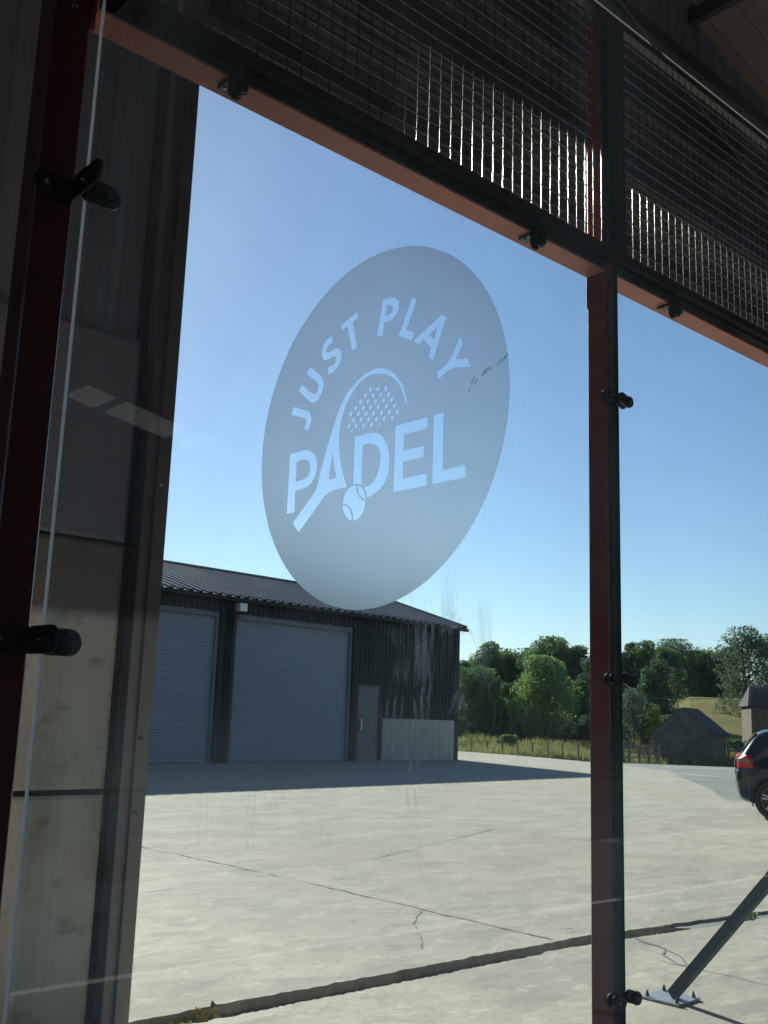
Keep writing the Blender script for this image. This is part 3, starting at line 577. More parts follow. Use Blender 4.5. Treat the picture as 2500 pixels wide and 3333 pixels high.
# ------------------------------------------------------------------ frosted logo sticker
LOGO=[
 [(-1806,647),(-1695,608),(-1583,569),(-1473,527),(-1440,512),(-1409,493),(-1381,470),(-1363,447),(-1349,420),(-1338,392),(-1334,365),(-1337,338),(-1342,317),(-1349,297),(-1358,277),(-1370,257),(-1385,239),(-1400,221),(-1416,207),(-1434,195),(-1521,269),(-1500,282),(-1481,298),(-1468,320),(-1461,345),(-1463,362),(-1467,379),(-1482,393),(-1499,404),(-1613,448),(-1728,489),(-1843,530)],
 [(-1437,1205),(-1348,1142),(-1259,1078),(-1171,1013),(-1147,993),(-1124,971),(-1105,947),(-1093,925),(-1085,901),(-1080,877),(-1078,848),(-1079,819),(-1084,791),(-1094,760),(-1107,731),(-1124,703),(-1144,677),(-1167,653),(-1193,632),(-1213,621),(-1235,614),(-1258,610),(-1280,608),(-1303,610),(-1325,614),(-1346,621),(-1367,630),(-1386,642),(-1491,719),(-1594,799),(-1697,878),(-1616,969),(-1532,904),(-1448,839),(-1362,776),(-1343,764),(-1323,754),(-1301,748),(-1274,750),(-1247,757),(-1231,777),(-1217,799),(-1209,825),(-1209,851),(-1215,872),(-1224,891),(-1238,907),(-1330,979),(-1426,1047),(-1521,1115)],
 [(-922,1559),(-903,1456),(-929,1452),(-954,1449),(-979,1443),(-999,1436),(-1017,1426),(-1034,1414),(-1045,1396),(-1053,1375),(-1041,1345),(-1027,1337),(-1012,1332),(-988,1333),(-963,1336),(-939,1339),(-912,1342),(-886,1346),(-859,1348),(-834,1348),(-810,1347),(-786,1342),(-765,1334),(-746,1324),(-728,1310),(-714,1295),(-702,1277),(-693,1258),(-687,1233),(-684,1207),(-685,1181),(-689,1155),(-696,1130),(-707,1107),(-724,1081),(-743,1056),(-766,1035),(-792,1017),(-821,1003),(-851,991),(-877,983),(-904,977),(-931,974),(-953,974),(-974,976),(-996,978),(-1001,1098),(-975,1097),(-949,1096),(-923,1097),(-901,1101),(-879,1107),(-859,1116),(-840,1131),(-826,1151),(-821,1168),(-819,1187),(-834,1216),(-850,1222),(-867,1226),(-894,1226),(-920,1223),(-947,1221),(-971,1218),(-996,1216),(-1020,1214),(-1045,1214),(-1070,1219),(-1089,1227),(-1106,1237),(-1122,1250),(-1136,1266),(-1148,1283),(-1157,1302),(-1164,1324),(-1169,1348),(-1170,1371),(-1169,1394),(-1164,1417),(-1157,1439),(-1146,1463),(-1132,1485),(-1115,1505),(-1091,1524),(-1064,1539),(-1036,1551),(-1012,1557),(-988,1560),(-963,1562),(-942,1561)],
 [(-372,1796),(-340,1697),(-462,1656),(-340,1244),(-455,1212),(-582,1621),(-703,1591),(-734,1690)],
 [(179,1826),(242,1816),(305,1807),(368,1795),(392,1789),(416,1782),(438,1772),(459,1759),(478,1744),(494,1726),(507,1707),(517,1686),(524,1664),(527,1635),(524,1605),(518,1577),(510,1549),(497,1524),(482,1507),(464,1492),(444,1480),(423,1469),(400,1460),(377,1454),(357,1451),(336,1451),(315,1452),(289,1456),(263,1462),(237,1468),(205,1267),(82,1293)],
 [(280,1704),(309,1700),(338,1693),(359,1683),(377,1668),(386,1651),(393,1632),(380,1586),(364,1575),(348,1566),(329,1561),(310,1560),(282,1562),(254,1566)],
 [(780,1674),(887,1616),(689,1231),(854,1145),(804,1049),(532,1190)],
 [(1375,1273),(1456,1194),(1225,655),(1134,742),(1175,856),(1033,997),(926,952),(843,1047)],
 [(1297,1111),(1227,962),(1146,1044)],
 [(1704,880),(1763,754),(1655,579),(1854,547),(1911,413),(1794,438),(1678,462),(1560,469),(1485,449),(1414,412),(1343,375),(1292,486),(1369,514),(1445,541),(1512,584),(1585,675),(1645,777)],
 [(-1834,-95),(-1723,-94),(-1611,-93),(-1500,-94),(-1466,-95),(-1432,-97),(-1398,-103),(-1362,-112),(-1328,-125),(-1295,-141),(-1265,-162),(-1237,-186),(-1211,-213),(-1189,-239),(-1170,-268),(-1155,-298),(-1146,-325),(-1140,-353),(-1139,-382),(-1142,-419),(-1149,-456),(-1160,-492),(-1174,-525),(-1191,-556),(-1212,-584),(-1237,-609),(-1265,-630),(-1296,-647),(-1334,-662),(-1373,-674),(-1413,-681),(-1489,-687),(-1566,-690),(-1642,-692),(-1637,-1020),(-1833,-1019)],
 [(-1643,-244),(-1595,-242),(-1547,-239),(-1499,-239),(-1468,-241),(-1437,-245),(-1407,-254),(-1384,-267),(-1364,-285),(-1347,-305),(-1333,-328),(-1323,-353),(-1317,-379),(-1314,-404),(-1315,-430),(-1321,-454),(-1333,-476),(-1348,-495),(-1367,-511),(-1385,-522),(-1404,-531),(-1425,-536),(-1458,-541),(-1491,-543),(-1525,-544),(-1564,-544),(-1604,-544),(-1643,-543)],
 [(-1664,-1164),(-1651,-1188),(-1637,-1212),(-1621,-1234),(-1585,-1270),(-1546,-1304),(-1508,-1338),(-1475,-1311),(-1441,-1285),(-1408,-1258),(-1297,-1169),(-1186,-1079),(-1075,-989),(-1045,-962),(-1016,-934),(-985,-908),(-956,-887),(-925,-868),(-893,-853),(-851,-839),(-807,-828),(-763,-820),(-714,-813),(-665,-807),(-615,-804),(-556,-803),(-498,-803),(-439,-804),(-465,-749),(-490,-695),(-515,-640),(-540,-584),(-564,-528),(-585,-471),(-605,-403),(-621,-335),(-635,-266),(-646,-203),(-654,-140),(-659,-77),(-660,-28),(-658,22),(-653,71),(-646,115),(-636,160),(-624,203),(-608,254),(-591,305),(-569,354),(-546,392),(-520,427),(-492,462),(-459,502),(-424,540),(-388,577),(-350,612),(-309,646),(-266,675),(-221,698),(-174,716),(-125,730),(-79,740),(-31,745),(16,746),(75,741),(134,732),(192,720),(240,707),(287,691),(332,671),(375,649),(416,623),(455,595),(493,563),(528,528),(560,491),(593,447),(622,401),(649,353),(669,311),(685,269),(700,225),(712,180),(722,135),(732,90),(735,121),(738,151),(738,182),(734,223),(726,263),(716,303),(701,348),(683,391),(662,433),(635,477),(605,519),(573,559),(535,600),(494,640),(451,676),(412,704),(371,730),(328,753),(288,771),(248,787),(206,799),(160,810),(112,817),(65,821),(12,821),(-41,817),(-94,809),(-154,794),(-213,774),(-271,750),(-326,723),(-379,693),(-430,661),(-480,628),(-528,593),(-572,554),(-610,510),(-643,462),(-675,413),(-705,365),(-733,317),(-760,267),(-783,217),(-805,167),(-826,116),(-849,66),(-871,16),(-893,-35),(-915,-89),(-937,-144),(-958,-199),(-980,-258),(-1002,-317),(-1023,-376),(-1045,-439),(-1066,-502),(-1087,-566),(-1097,-602),(-1106,-638),(-1118,-673),(-1132,-706),(-1148,-737),(-1169,-766),(-1204,-799),(-1242,-827),(-1280,-856),(-1343,-906),(-1405,-957),(-1468,-1007),(-1533,-1059),(-1599,-1112)],
 [(-792,-258),(-783,-312),(-774,-365),(-762,-418),(-738,-491),(-710,-564),(-682,-636),(-729,-638),(-776,-640),(-822,-637),(-840,-627),(-856,-613),(-846,-557),(-836,-500),(-826,-444),(-815,-382),(-803,-320)],
 [(-319,-95),(-233,-94),(-148,-93),(-62,-94),(-15,-96),(32,-99),(79,-106),(121,-116),(163,-130),(202,-148),(240,-172),(276,-201),(309,-232),(336,-263),(360,-297),(381,-333),(399,-373),(413,-414),(424,-457),(432,-504),(436,-551),(437,-599),(434,-645),(428,-690),(417,-734),(403,-772),(385,-808),(364,-842),(340,-872),(313,-898),(284,-922),(250,-943),(214,-961),(177,-977),(150,-987),(121,-995),(93,-1002),(62,-1008),(31,-1012),(0,-1016),(-7,-993),(-14,-971),(-23,-949),(-39,-922),(-56,-895),(-74,-869),(-38,-863),(-3,-858),(32,-849),(62,-837),(90,-823),(116,-805),(140,-784),(162,-760),(181,-733),(199,-698),(214,-661),(226,-623),(234,-586),(239,-547),(241,-509),(240,-481),(236,-453),(230,-425),(221,-398),(210,-372),(195,-348),(177,-326),(155,-307),(132,-290),(107,-277),(80,-267),(53,-259),(24,-253),(-5,-250),(-35,-248),(-67,-248),(-99,-249),(-131,-251),(-126,-823),(-150,-812),(-174,-800),(-199,-792),(-237,-786),(-276,-783),(-315,-780)],
 [(525,-95),(1155,-93),(1154,-248),(711,-253),(713,-471),(1097,-472),(1097,-625),(708,-628),(715,-853),(1165,-853),(1167,-1014),(527,-1015)],
 [(1257,-88),(1446,-91),(1452,-851),(1854,-851),(1853,-1011),(1263,-1012)],
 [(-242,-812),(-240,-836),(-236,-860),(-229,-882),(-220,-903),(-209,-923),(-192,-949),(-172,-973),(-151,-996),(-131,-1014),(-110,-1030),(-87,-1044),(-68,-1053),(-48,-1059),(-28,-1066),(-30,-1093),(-33,-1120),(-38,-1146),(-48,-1173),(-61,-1199),(-77,-1223),(-99,-1246),(-125,-1267),(-152,-1284),(-175,-1294),(-200,-1300),(-225,-1305),(-253,-1307),(-282,-1306),(-282,-1282),(-283,-1257),(-286,-1233),(-294,-1207),(-305,-1182),(-319,-1158),(-336,-1134),(-355,-1111),(-377,-1091),(-398,-1076),(-420,-1064),(-443,-1053),(-468,-1045),(-493,-1038),(-519,-1032),(-516,-1002),(-512,-972),(-505,-943),(-492,-915),(-475,-888),(-455,-865),(-431,-846),(-404,-831),(-376,-819),(-353,-812),(-329,-808),(-305,-806),(-284,-807),(-263,-809)],
 [(-215,-818),(-212,-838),(-208,-858),(-203,-877),(-195,-897),(-185,-916),(-173,-934),(-156,-956),(-137,-977),(-116,-995),(-87,-1013),(-57,-1029),(-26,-1045),(-26,-1020),(-29,-995),(-37,-973),(-47,-953),(-59,-933),(-73,-912),(-89,-892),(-106,-873),(-123,-859),(-141,-846),(-161,-835),(-188,-825)],
 [(-521,-1053),(-497,-1057),(-474,-1062),(-451,-1069),(-427,-1081),(-405,-1097),(-385,-1114),(-367,-1134),(-351,-1156),(-336,-1179),(-324,-1199),(-313,-1220),(-305,-1242),(-302,-1262),(-301,-1283),(-300,-1304),(-322,-1298),(-345,-1291),(-366,-1282),(-393,-1266),(-418,-1247),(-441,-1226),(-460,-1204),(-476,-1179),(-491,-1154),(-502,-1136),(-511,-1117),(-519,-1097),(-521,-1075)],
 [(-429,-25),(-418,15),(-392,30),(-363,11),(-355,-27)],
 [(161,-25),(166,-9),(174,6),(185,13),(197,19),(225,2),(230,-25)],
 [(-261,-29),(-248,-5),(-227,4),(-201,-11),(-197,-26)],
 [(332,-25),(348,-10),(369,-9),(383,-22)],
]
DOTS=[(-17,535),(146,509),(307,482),(-119,465),(45,437),(208,411),(372,385),(-219,394),(-57,369),(106,341),(269,315),(434,289),(-318,325),(-156,299),(6,271),(170,247),(334,218),(495,192),(-420,257),(-257,230),(-94,200),(69,175),(233,148),(396,123),(559,94),(-354,156),(-192,132),(-32,104),(133,79),(296,52),(458,27),(-456,87),(-294,63),(-131,35),(33,10)]

def sticker():
    t = thing('logo_sticker', 'round frosted grey logo sticker reading JUST PLAY PADEL on the nearest glass', 'sticker', (.8995, 1.0417, 1.843))
    cu = bpy.data.curves.new('film', 'CURVE'); cu.dimensions = '2D'; cu.fill_mode = 'BOTH'; cu.extrude = .00015
    def sp(pts):
        s = cu.splines.new('POLY'); s.points.add(len(pts)-1); s.use_cyclic_u = True
        for i, (x, y) in enumerate(pts): s.points[i].co = (x, y, 0, 1)
    sp([(.2555*math.cos(2*math.pi*i/128), .2555*math.sin(2*math.pi*i/128)) for i in range(128)])
    for poly in LOGO: sp([(x*1e-4, y*1e-4) for x, y in poly])
    for x, y in DOTS: sp([(x*1e-4+.0037*math.cos(2*math.pi*i/14), y*1e-4+.0037*math.sin(2*math.pi*i/14)) for i in range(14)])
    tmp = bpy.data.objects.new('tmp', cu); COL.objects.link(tmp)
    dg = bpy.context.evaluated_depsgraph_get(); me = bpy.data.meshes.new_from_object(tmp.evaluated_get(dg))
    bpy.data.objects.remove(tmp)
    # curve plane (x right, y up) -> world: x = -Y, y = Z
    for v in me.vertices: v.co = Vector((v.co.z, -v.co.x, v.co.y))
    me.flip_normals(); me.materials.clear(); me.materials.append(MAT['film']); me.name = 'film'
    o = link('film', me, t)
    sc = [(.190,.011,.006), (.195,.022,.010), (.200,.0195,.008), (.2129,.0279,.007), (.2165,.030,.008), (.2205,.0305,.007), (.2256,.0309,.006), (.2390,.0360,.008), (.2456,.0381,.009), (.2500,.0416,.008)]
    for i, (u, v, l) in enumerate(sc):
        m = MB(); c = Vector((.8992, 1.0417-u, 1.843+v)); d = Vector((0, -.55, .85)).normalized()*l; m.stadium(c-d*.5, c+d*.5, .0007, .0003, (-1, 0, 0), 4)
        obj('scuff', m, 'scuff', t)
    return t
sticker()

# ------------------------------------------------------------------ clips
def corner_clip(z, label):
    t = thing('glass_clip', label, 'clip', (.86, 2.10, z), 'black clips holding the glass')
    w = .058
    a = MB(); a.stadium((.832, 2.112, z), (.880, 2.112, z), w, .006, (0, -1, 0)); a.box((.868, 2.108, z-w/2), (.8955, 2.1155, z+w/2)); obj('post_arm', a, 'clip', t)
    b = MB(); b.stadium((.8925, 2.085, z), (.8925, 1.990, z), w, .006, (-1, 0, 0)); obj('side_arm', b, 'clip', t)
    c = MB(); c.stadium((.925, 2.078, z), (.972, 2.078, z), w, .008, (0, -1, 0)); obj('back_arm', c, 'clip', t)
    r = MB().cyl((.972, 2.074, z), (.972, 2.071, z), .020, .018, n=20); obj('cap', r, 'rubber', t)
    bolt(t, (.972, 2.071, z), (0, -1, 0), .008, .003, 'black_steel')
    bolt(t, (.835, 2.109, z), (0, -1, 0), .0085, .003); bolt(t, (.889, 2.045, z), (-1, 0, 0), .007, .003)
    return t
corner_clip(2.605, 'black corner clip high on the left post, its two arms spread')
corner_clip(1.578, 'black double armed clip at mid height of the left corner post')
corner_clip(.560, 'black corner clip low on the left corner post')
def pad_clip(x, z, side, label, tilt=0):
    """disc pad on the inner glass face with a short arm towards the post at x"""
    t = thing('glass_clip', label, 'clip', (x, 2.08, z), 'black clips holding the glass')
    cx_ = x+side*.052; rz_ = tilt
    p1 = Vector((cx_, 2.079, z)); p0 = Vector((x+side*.020, 2.079, z-rz_))
    a = MB(); a.stadium(p0, p1, .040, .010, (0, -1, 0), 10); obj('arm', a, 'clip', t)
    d = MB().cyl((cx_, 2.074, z), (cx_, 2.066, z), .0225, .0195, n=24); d.cyl((cx_, 2.0665, z), (cx_, 2.0655, z), .0125, .0115, n=20); obj('pad', d, 'clip', t)
    d = MB().cyl((cx_, 2.1045, z), (cx_, 2.098, z), .021, n=20); obj('rear_pad', d, 'rubber', t)
    bolt(t, (cx_, 2.0655, z), (0, -1, 0), .0065, .005, 'bolt')
    bolt(t, (cx_-.012, 2.069, z+.012), (-.4, -1, .3), .003, .002)
    return t
for z, nm in ((2.595, 'high on the slim post'), (1.593, 'halfway up the slim post'), (.580, 'at the foot of the slim post')):
    pad_clip(2.9735, z, -1, 'black round clip '+nm+', on its left side', .010)
    pad_clip(2.9735, z-.004, 1, 'black round clip '+nm+', on its right side', -.010)
def top_clip(x, label):
    t = thing('glass_clip', label, 'clip', (x, 2.09, 3.06), 'black clips holding the glass')
    b = MB(); b.box((x-.020, 2.100, 3.071), (x+.020, 2.160, 3.0805)); obj('bracket', b, 'clip', t)
    s = MB(); s.stadium((x, 2.079, 3.085), (x, 2.079, 3.045), .044, .010, (0, -1, 0), 10); obj('plate', s, 'clip', t)
    d = MB().cyl((x, 2.074, 3.047), (x, 2.066, 3.047), .0200, .0175, n=22); obj('pad', d, 'clip', t)
    s = MB(); s.stadium((x, 2.103, 3.085), (x, 2.103, 3.045), .044, .007, (0, -1, 0), 10); obj('rear_plate', s, 'rubber', t)
    bolt(t, (x, 2.066, 3.047), (0, -1, 0), .007, .004, 'black_steel'); bolt(t, (x-.010, 2.140, 3.071), (0, 0, -1), .006, .005)
    return t
top_clip(1.305, 'black hanging clip under the beam, nearest the left corner')
top_clip(2.530, 'black hanging clip under the beam, just left of the slim post')
top_clip(3.372, 'black hanging clip under the beam, right of the slim post')

# ------------------------------------------------------------------ brace outside the court
br = thing('steel_brace', 'dark slanted steel brace bolted to the floor with a square foot plate', 'brace', (5.15, 3.33, 0))
obj('tube', MB().bar((5.15, 3.30, .03), (4.995, 2.20, 1.22), .048, .052), 'brace', br)
pl = MB(); pl.prism([(5.035, 3.43), (5.045, 3.20), (5.275, 3.21), (5.265, 3.44)], .004, .014); obj('foot_plate', pl, 'plate', br)
for x, y in ((5.062, 3.402), (5.07, 3.228), (5.248, 3.236), (5.238, 3.412)):
    b = MB().cyl((x, y, .014), (x, y, .030), .011, .010, n=6); b.cyl((x, y, .030), (x, y, .044), .006, n=8); obj('anchor_bolt', b, 'clip', br)
obj('top_plate', MB().box((4.94, 2.197, 1.12), (5.04, 2.206, 1.32)), 'black_steel', br)

# ------------------------------------------------------------------ weeds at the joint
def weed(loc, h, n, m, label, seed, spread=.05):
    rr = random.Random(seed); t = thing('weed', label, 'weed', loc, 'weeds growing in the slab joint')
    b = MB(); p = Vector(loc)
    for i in range(n):
        a = rr.uniform(0, 6.28); l = h*rr.uniform(.5, 1); d = Vector((math.cos(a), math.sin(a), 0)); s = Vector((-d.y, d.x, 0))
        o = p+Vector((rr.uniform(-1, 1)*spread*2, rr.uniform(-1, 1)*spread*.7, 0)); q1 = o+d*l*.35+Vector((0, 0, l*.7)); q2 = o+d*l*.8+Vector((0, 0, l*rr.uniform(.4, .9))); w_ = h*.16
        b.add([o-s*w_*.2, o+s*w_*.2, q1+s*w_, q2, q1-s*w_], [(0, 1, 2, 3, 4)])
    obj('leaves', b, m, t, recalc=False); return t
weed((2.78, 4.53, -.05), .05, 22, 'weed', 'low green and yellow weed at the left end of the joint', 1, .10)
weed((3.02, 4.55, -.05), .09, 16, 'weed_dry', 'dry pale stalks beside the weed at the left end of the joint', 2, .04)
weed((7.80, 4.34, -.05), .10, 20, 'weed', 'small yellow green weed behind the slanted brace', 3, .05)
weed((6.62, 4.40, -.05), .07, 18, 'weed_dry', 'dry yellowish weed in the joint right of the slim post', 4, .06)
weed((5.18, 4.50, -.05), .06, 10, 'weed_dry', 'tiny dry sprig in the joint left of the slim post', 5, .02)
b = MB()
rr = random.Random(5)
for i in range(420):
    x = rr.uniform(2.3, 12); y = rr.choice([4.45, 4.57, 4.50])+rr.uniform(-.04, .04)-.10*min(3, max(0, x-6)); s_ = rr.uniform(.004, .016); b.add([(x-s_, y, -.056), (x, y-s_, -.054), (x+s_, y+s_*.3, -.056), (x, y+s_, -.05), (x, y, -.054+s_*1.2)], [(0,1,4),(1,2,4),(2,3,4),(3,0,4)])
o = obj('joint_rubble', b, 'dirt'); o['kind'] = 'stuff'; tag(o, 'crumbs of grit lying in the slab joint', 'grit')

# ------------------------------------------------------------------ the long shed across the yard
A = R(5.87); SO = Vector((26.63, 25.52, 0)); su = Vector((math.cos(A), math.sin(A), 0)); sn = Vector((-su.y, su.x, 0))
def S(s, b, z): return SO+su*s+sn*b+Vector((0, 0, z))
shed = thing('long_shed', 'long dark clad shed with blue grey roller doors across the yard', 'shed', SO)
def sbox(s0, s1, b0, b1, z0, z1):
    mb = MB(); vs = [S(s, b, z) for z in (z0, z1) for s, b in ((s0, b0), (s1, b0), (s1, b1), (s0, b1))]
    return mb.add(vs, [(0,3,2,1),(4,5,6,7),(0,1,5,4),(1,2,6,5),(2,3,7,6),(3,0,4,7)])
def swall(s0, s1, z0, z1): return ribsheet(S(s0, 0, z0), (0, 0, 1), su, -sn, z1-z0, s1-s0, .20, .028)
LS = -24.0
obj('upper_cladding', swall(LS, 0, 4.13, 4.56), 'clad_dark', shed)
obj('cladding_panel', swall(-10.83, -10.29, 0, 4.13), 'clad_dark', shed)
obj('cladding_panel', swall(-5.42, -5.22, 0, 4.13), 'clad_dark', shed)
obj('cladding_panel', swall(-5.22, -4.02, 2.45, 4.13), 'clad_dark', shed)
obj('cladding_panel', swall(-4.02, 0, 1.34, 4.13), 'clad_dark', shed)
obj('cladding_panel', swall(LS, -15.7, 0, 4.13), 'clad_dark', shed)
pm = sbox(-3.96, -.22, -.02, .12, 0, 1.335); obj('concrete_panel', pm, 'white_panel', shed)
for k in range(12):
    s = -3.85+k*.31; obj('panel_rib', sbox(s, s+.02, -.026, -.0195, .02, 1.32), 'white_panel', shed)
obj('corner_post', sbox(-.22, -.001, -.035, .2, 0, 4.56), 'clad_dark', shed)
obj('inner_surface', sbox(LS, -.1, .30, .40, 0, 4.6), 'clad_dark', shed)  # unseen sheet added to stop sun leaking past the roller doors
obj('back_wall', sbox(LS, 0, 8.6, 8.7, 0, 4.5), 'clad_dark', shed)
gw = MB(); gw.add([S(-.03, .2, 0), S(-.03, 8.65, 0), S(-.03, 8.65, 4.5), S(-.03, 4.3, 5.85), S(-.03, .2, 4.6)], [(0, 1, 2, 3, 4)]); gw.add([S(-.08, .2, 0), S(-.08, 8.65, 0), S(-.08, 8.65, 4.5), S(-.08, 4.3, 5.85), S(-.08, .2, 4.6)], [(4, 3, 2, 1, 0)])
obj('gable_wall', gw, 'clad_dark', shed)
def rollerdoor(s0, s1):
    d = obj('roller_door', sbox(s0, s1, .16, .20, 0, 4.13), 'trim', shed)
    c = ribsheet(S(s0+.06, .155, 0.02), su, (0, 0, 1), -sn, s1-s0-.12, 4.08, .0765, .016, 'slat')
    o = obj('slat_curtain', c, 'door_slat', d); o['kind'] = 'stuff'
    for a in (s0, s1-.10): obj('guide', sbox(a, a+.10, .06, .155, 0, 4.13), 'trim', d)
    obj('hood', sbox(s0+.1, s1-.1, .02, .15, 3.98, 4.128), 'trim', d)
    return d
rollerdoor(-10.28, -5.43); rollerdoor(-15.69, -10.84)
obj('door_post', sbox(-10.62, -10.40, -.12, -.001, 0, 4.2), 'clad_dark', shed)
dr = obj('service_door', sbox(-5.20, -4.04, .03, .07, 0, 2.44), 'pdoor', shed)
for a, b_, z0, z1 in ((-5.22, -5.13, 0, 2.45), (-4.11, -4.02, 0, 2.45), (-5.13, -4.11, 2.36, 2.45)): obj('door_frame', sbox(a, b_, -.01, .04, z0, z1), 'clad_dark', dr)
obj('handle', sbox(-5.00, -4.93, -.03, .029, .95, 1.30), 'bolt', dr)
lp = obj('wall_lamp', MB().add([], []), 'lamp_white', shed) if False else None
lm = sbox(-10.34, -10.08, -.22, -.03, 4.20, 4.42); obj('flood_lamp', lm, 'lamp_white', shed)
dp = MB(); dp.cyl(S(-10.51, -.17, .1), S(-10.51, -.17, 4.42), .045, n=10); obj('downpipe', dp, 'clad_dark', shed)
# roof: two slopes of ribbed sheet
pitch_a = math.atan2(1.33, 4.3)
fr0 = S(LS, -.22, 4.60-.22*math.tan(pitch_a)+.04)
uf = sn*math.cos(pitch_a)+Vector((0, 0, math.sin(pitch_a))); nf = -sn*math.sin(pitch_a)+Vector((0, 0, math.cos(pitch_a)))
obj('front_roof', ribsheet(fr0, uf, su, nf, 4.52/math.cos(pitch_a), -LS+.12, .333, .055), 'roof_out', shed)
ub = -sn*math.cos(pitch_a)+Vector((0, 0, math.sin(pitch_a))); nb = sn*math.sin(pitch_a)+Vector((0, 0, math.cos(pitch_a)))
obj('rear_roof', ribsheet(S(LS, 8.82, 4.60-.22*math.tan(pitch_a)+.04), ub, su, nb, 4.52/math.cos(pitch_a), -LS+.12, .333, .055), 'roof_out', shed)
gt = MB(); gt.bar(S(LS, -.24, 4.50), S(.16, -.24, 4.50), .13, .10); obj('gutter', gt, 'clad_dark', shed)
vt = MB(); vt.bar(S(.13, -.22, 4.58), S(.13, 4.3, 5.98), .05, .16); obj('verge_trim', vt, 'clad_dark', shed)
rd = MB(); rd.bar(S(LS, 4.3, 6.0), S(.12, 4.3, 6.0), .35, .06); obj('ridge_cap', rd, 'roof_out', shed)

# ------------------------------------------------------------------ parked car
def build_car():
    h = Vector((.50, -.866, 0)).normalized(); side = Vector((h.y, -h.x, 0))     # side = the near flank's outward normal
    if side.dot(Vector((-16, -8.4, 0))) < 0: side = -side
    Wc = Vector((16.11, 8.38, 0))                                                # rear wheel contact, near side
    HW = .86
    org = Wc - side*HW
    t = thing('parked_car', 'dark navy hatchback car parked at the right edge, red tail lights', 'car', org+h*1.2)
    def P(x, y, z): return org+h*x+side*y+Vector((0, 0, z))
    # stations along x (0 = rear axle): list of (x, z_bottom, z_belt, z_top, half width lower, half width roof)
    st = [(-.555,.42,.62,.66,.60,.58),(-.545,.34,.74,.78,.70,.62),(-.525,.30,.88,.92,.77,.66),(-.47,.25,.93,1.02,.82,.67),(-.40,.23,.95,1.13,.84,.655),(-.30,.22,.96,1.27,.855,.63),(-.20,.22,.965,1.365,.86,.60),(-.08,.22,.965,1.410,.86,.585),(.1,.22,.96,1.43,.865,.58),
          (.5,.2,.95,1.45,.87,.58),(1.0,.19,.94,1.45,.87,.58),(1.4,.19,.93,1.42,.87,.57),(1.75,.19,.92,1.28,.87,.60),(2.1,.2,.91,1.08,.865,.66),(2.35,.2,.90,.97,.86,.70),(2.8,.21,.84,.90,.84,.68),(3.05,.22,.76,.82,.80,.62),(3.2,.26,.66,.72,.70,.52),(3.27,.34,.52,.56,.58,.45)]
    rings = []
    for x, zb, zm, zt, wl, wr in st:
        ring = [(0, zb), (wl*.72, zb), (wl*.94, zb+.05), (wl*.99, zb+.16), (wl*1.0, zb+(zm-zb)*.55), (wl*.985, zb+(zm-zb)*.8), (wl*.95, zm), (wl*.95+(wr*1.02-wl*.95)*.5, zm+(zt-zm)*.5), (wr*1.03, zt-(zt-zm)*.12), (wr*.90, zt-(zt-zm)*.02), (wr*.5, zt+.012*(zt > 1.2)), (0, zt+.016*(zt > 1.2))]
        rings.append(ring)
    n = len(rings[0]); mb = MB()
    for (x, *_), ring in zip(st, rings):
        for y, z in ring: mb.v.append(tuple(P(x, y, z)))
        for y, z in ring[-2:0:-1]: mb.v.append(tuple(P(x, -y, z)))
    m_ = 2*n-2
    for i in range(len(st)-1):
        for j in range(m_): mb.f.append((i*m_+j, i*m_+(j+1) % m_, (i+1)*m_+(j+1) % m_, (i+1)*m_+j))
    mb.f.append(tuple(range(m_))); mb.f.append(tuple(range((len(st)-1)*m_, len(st)*m_))[::-1])
    body = obj('body', mb, 'car_paint', t, smooth=True)
    # cut the wheel arches
    cut = MB()
    for wx in (0, 2.5):
        for s in (1, -1): cut.cyl(P(wx, s*1.2, .315), P(wx, s*.56, .315), .365, n=40)
    co = obj('cutter', cut, 'car_plastic', t)
    md = body.modifiers.new('b', 'BOOLEAN'); md.operation = 'DIFFERENCE'; md.object = co; md.solver = 'EXACT'
    sb = body.modifiers.new('s', 'SUBSURF'); sb.levels = 2; sb.render_levels = 2
    body.modifiers.move(1, 0)
    dg = bpy.context.evaluated_depsgraph_get(); me = bpy.data.meshes.new_from_object(body.evaluated_get(dg))
    body.modifiers.clear(); body.data = me; bpy.data.objects.remove(co)
    # glass: side windows, rear screen
    def poly(name, pts, m, off=.004):
        b = MB(); n = len(pts); c = sum(pts, Vector())/n; nv = (pts[1]-pts[0]).cross(pts[2]-pts[0]).normalized()
        if nv.dot(c-(org+h*1.2+Vector((0, 0, .7)))) < 0: nv = -nv
        vs = [p+nv*off for p in pts]+[p-nv*.02 for p in pts]
        b.add(vs, [tuple(range(n)), tuple(range(n, 2*n))[::-1]]+[(i, (i+1) % n, n+(i+1) % n, n+i) for i in range(n)]); return obj(name, b, m, t)
    for s in (1, -1):
        poly('side_window', [P(.02, s*.80, 1.00), P(.10, s*.635, 1.36), P(.60, s*.625, 1.395), P(.62, s*.815, .99)], 'car_glass', .012)
        poly('side_window', [P(.68, s*.82, .99), P(.66, s*.63, 1.395), P(1.30, s*.625, 1.37), P(1.85, s*.80, .98)], 'car_glass', .012)
    poly('rear_window', [P(-.47, .56, 1.06), P(-.47, -.56, 1.06), P(-.235, -.52, 1.355), P(-.235, .52, 1.355)], 'car_glass', .012)
    poly('windscreen', [P(2.25, .62, 1.02), P(2.25, -.62, 1.02), P(1.55, -.53, 1.385), P(1.55, .53, 1.385)], 'car_glass', .012)
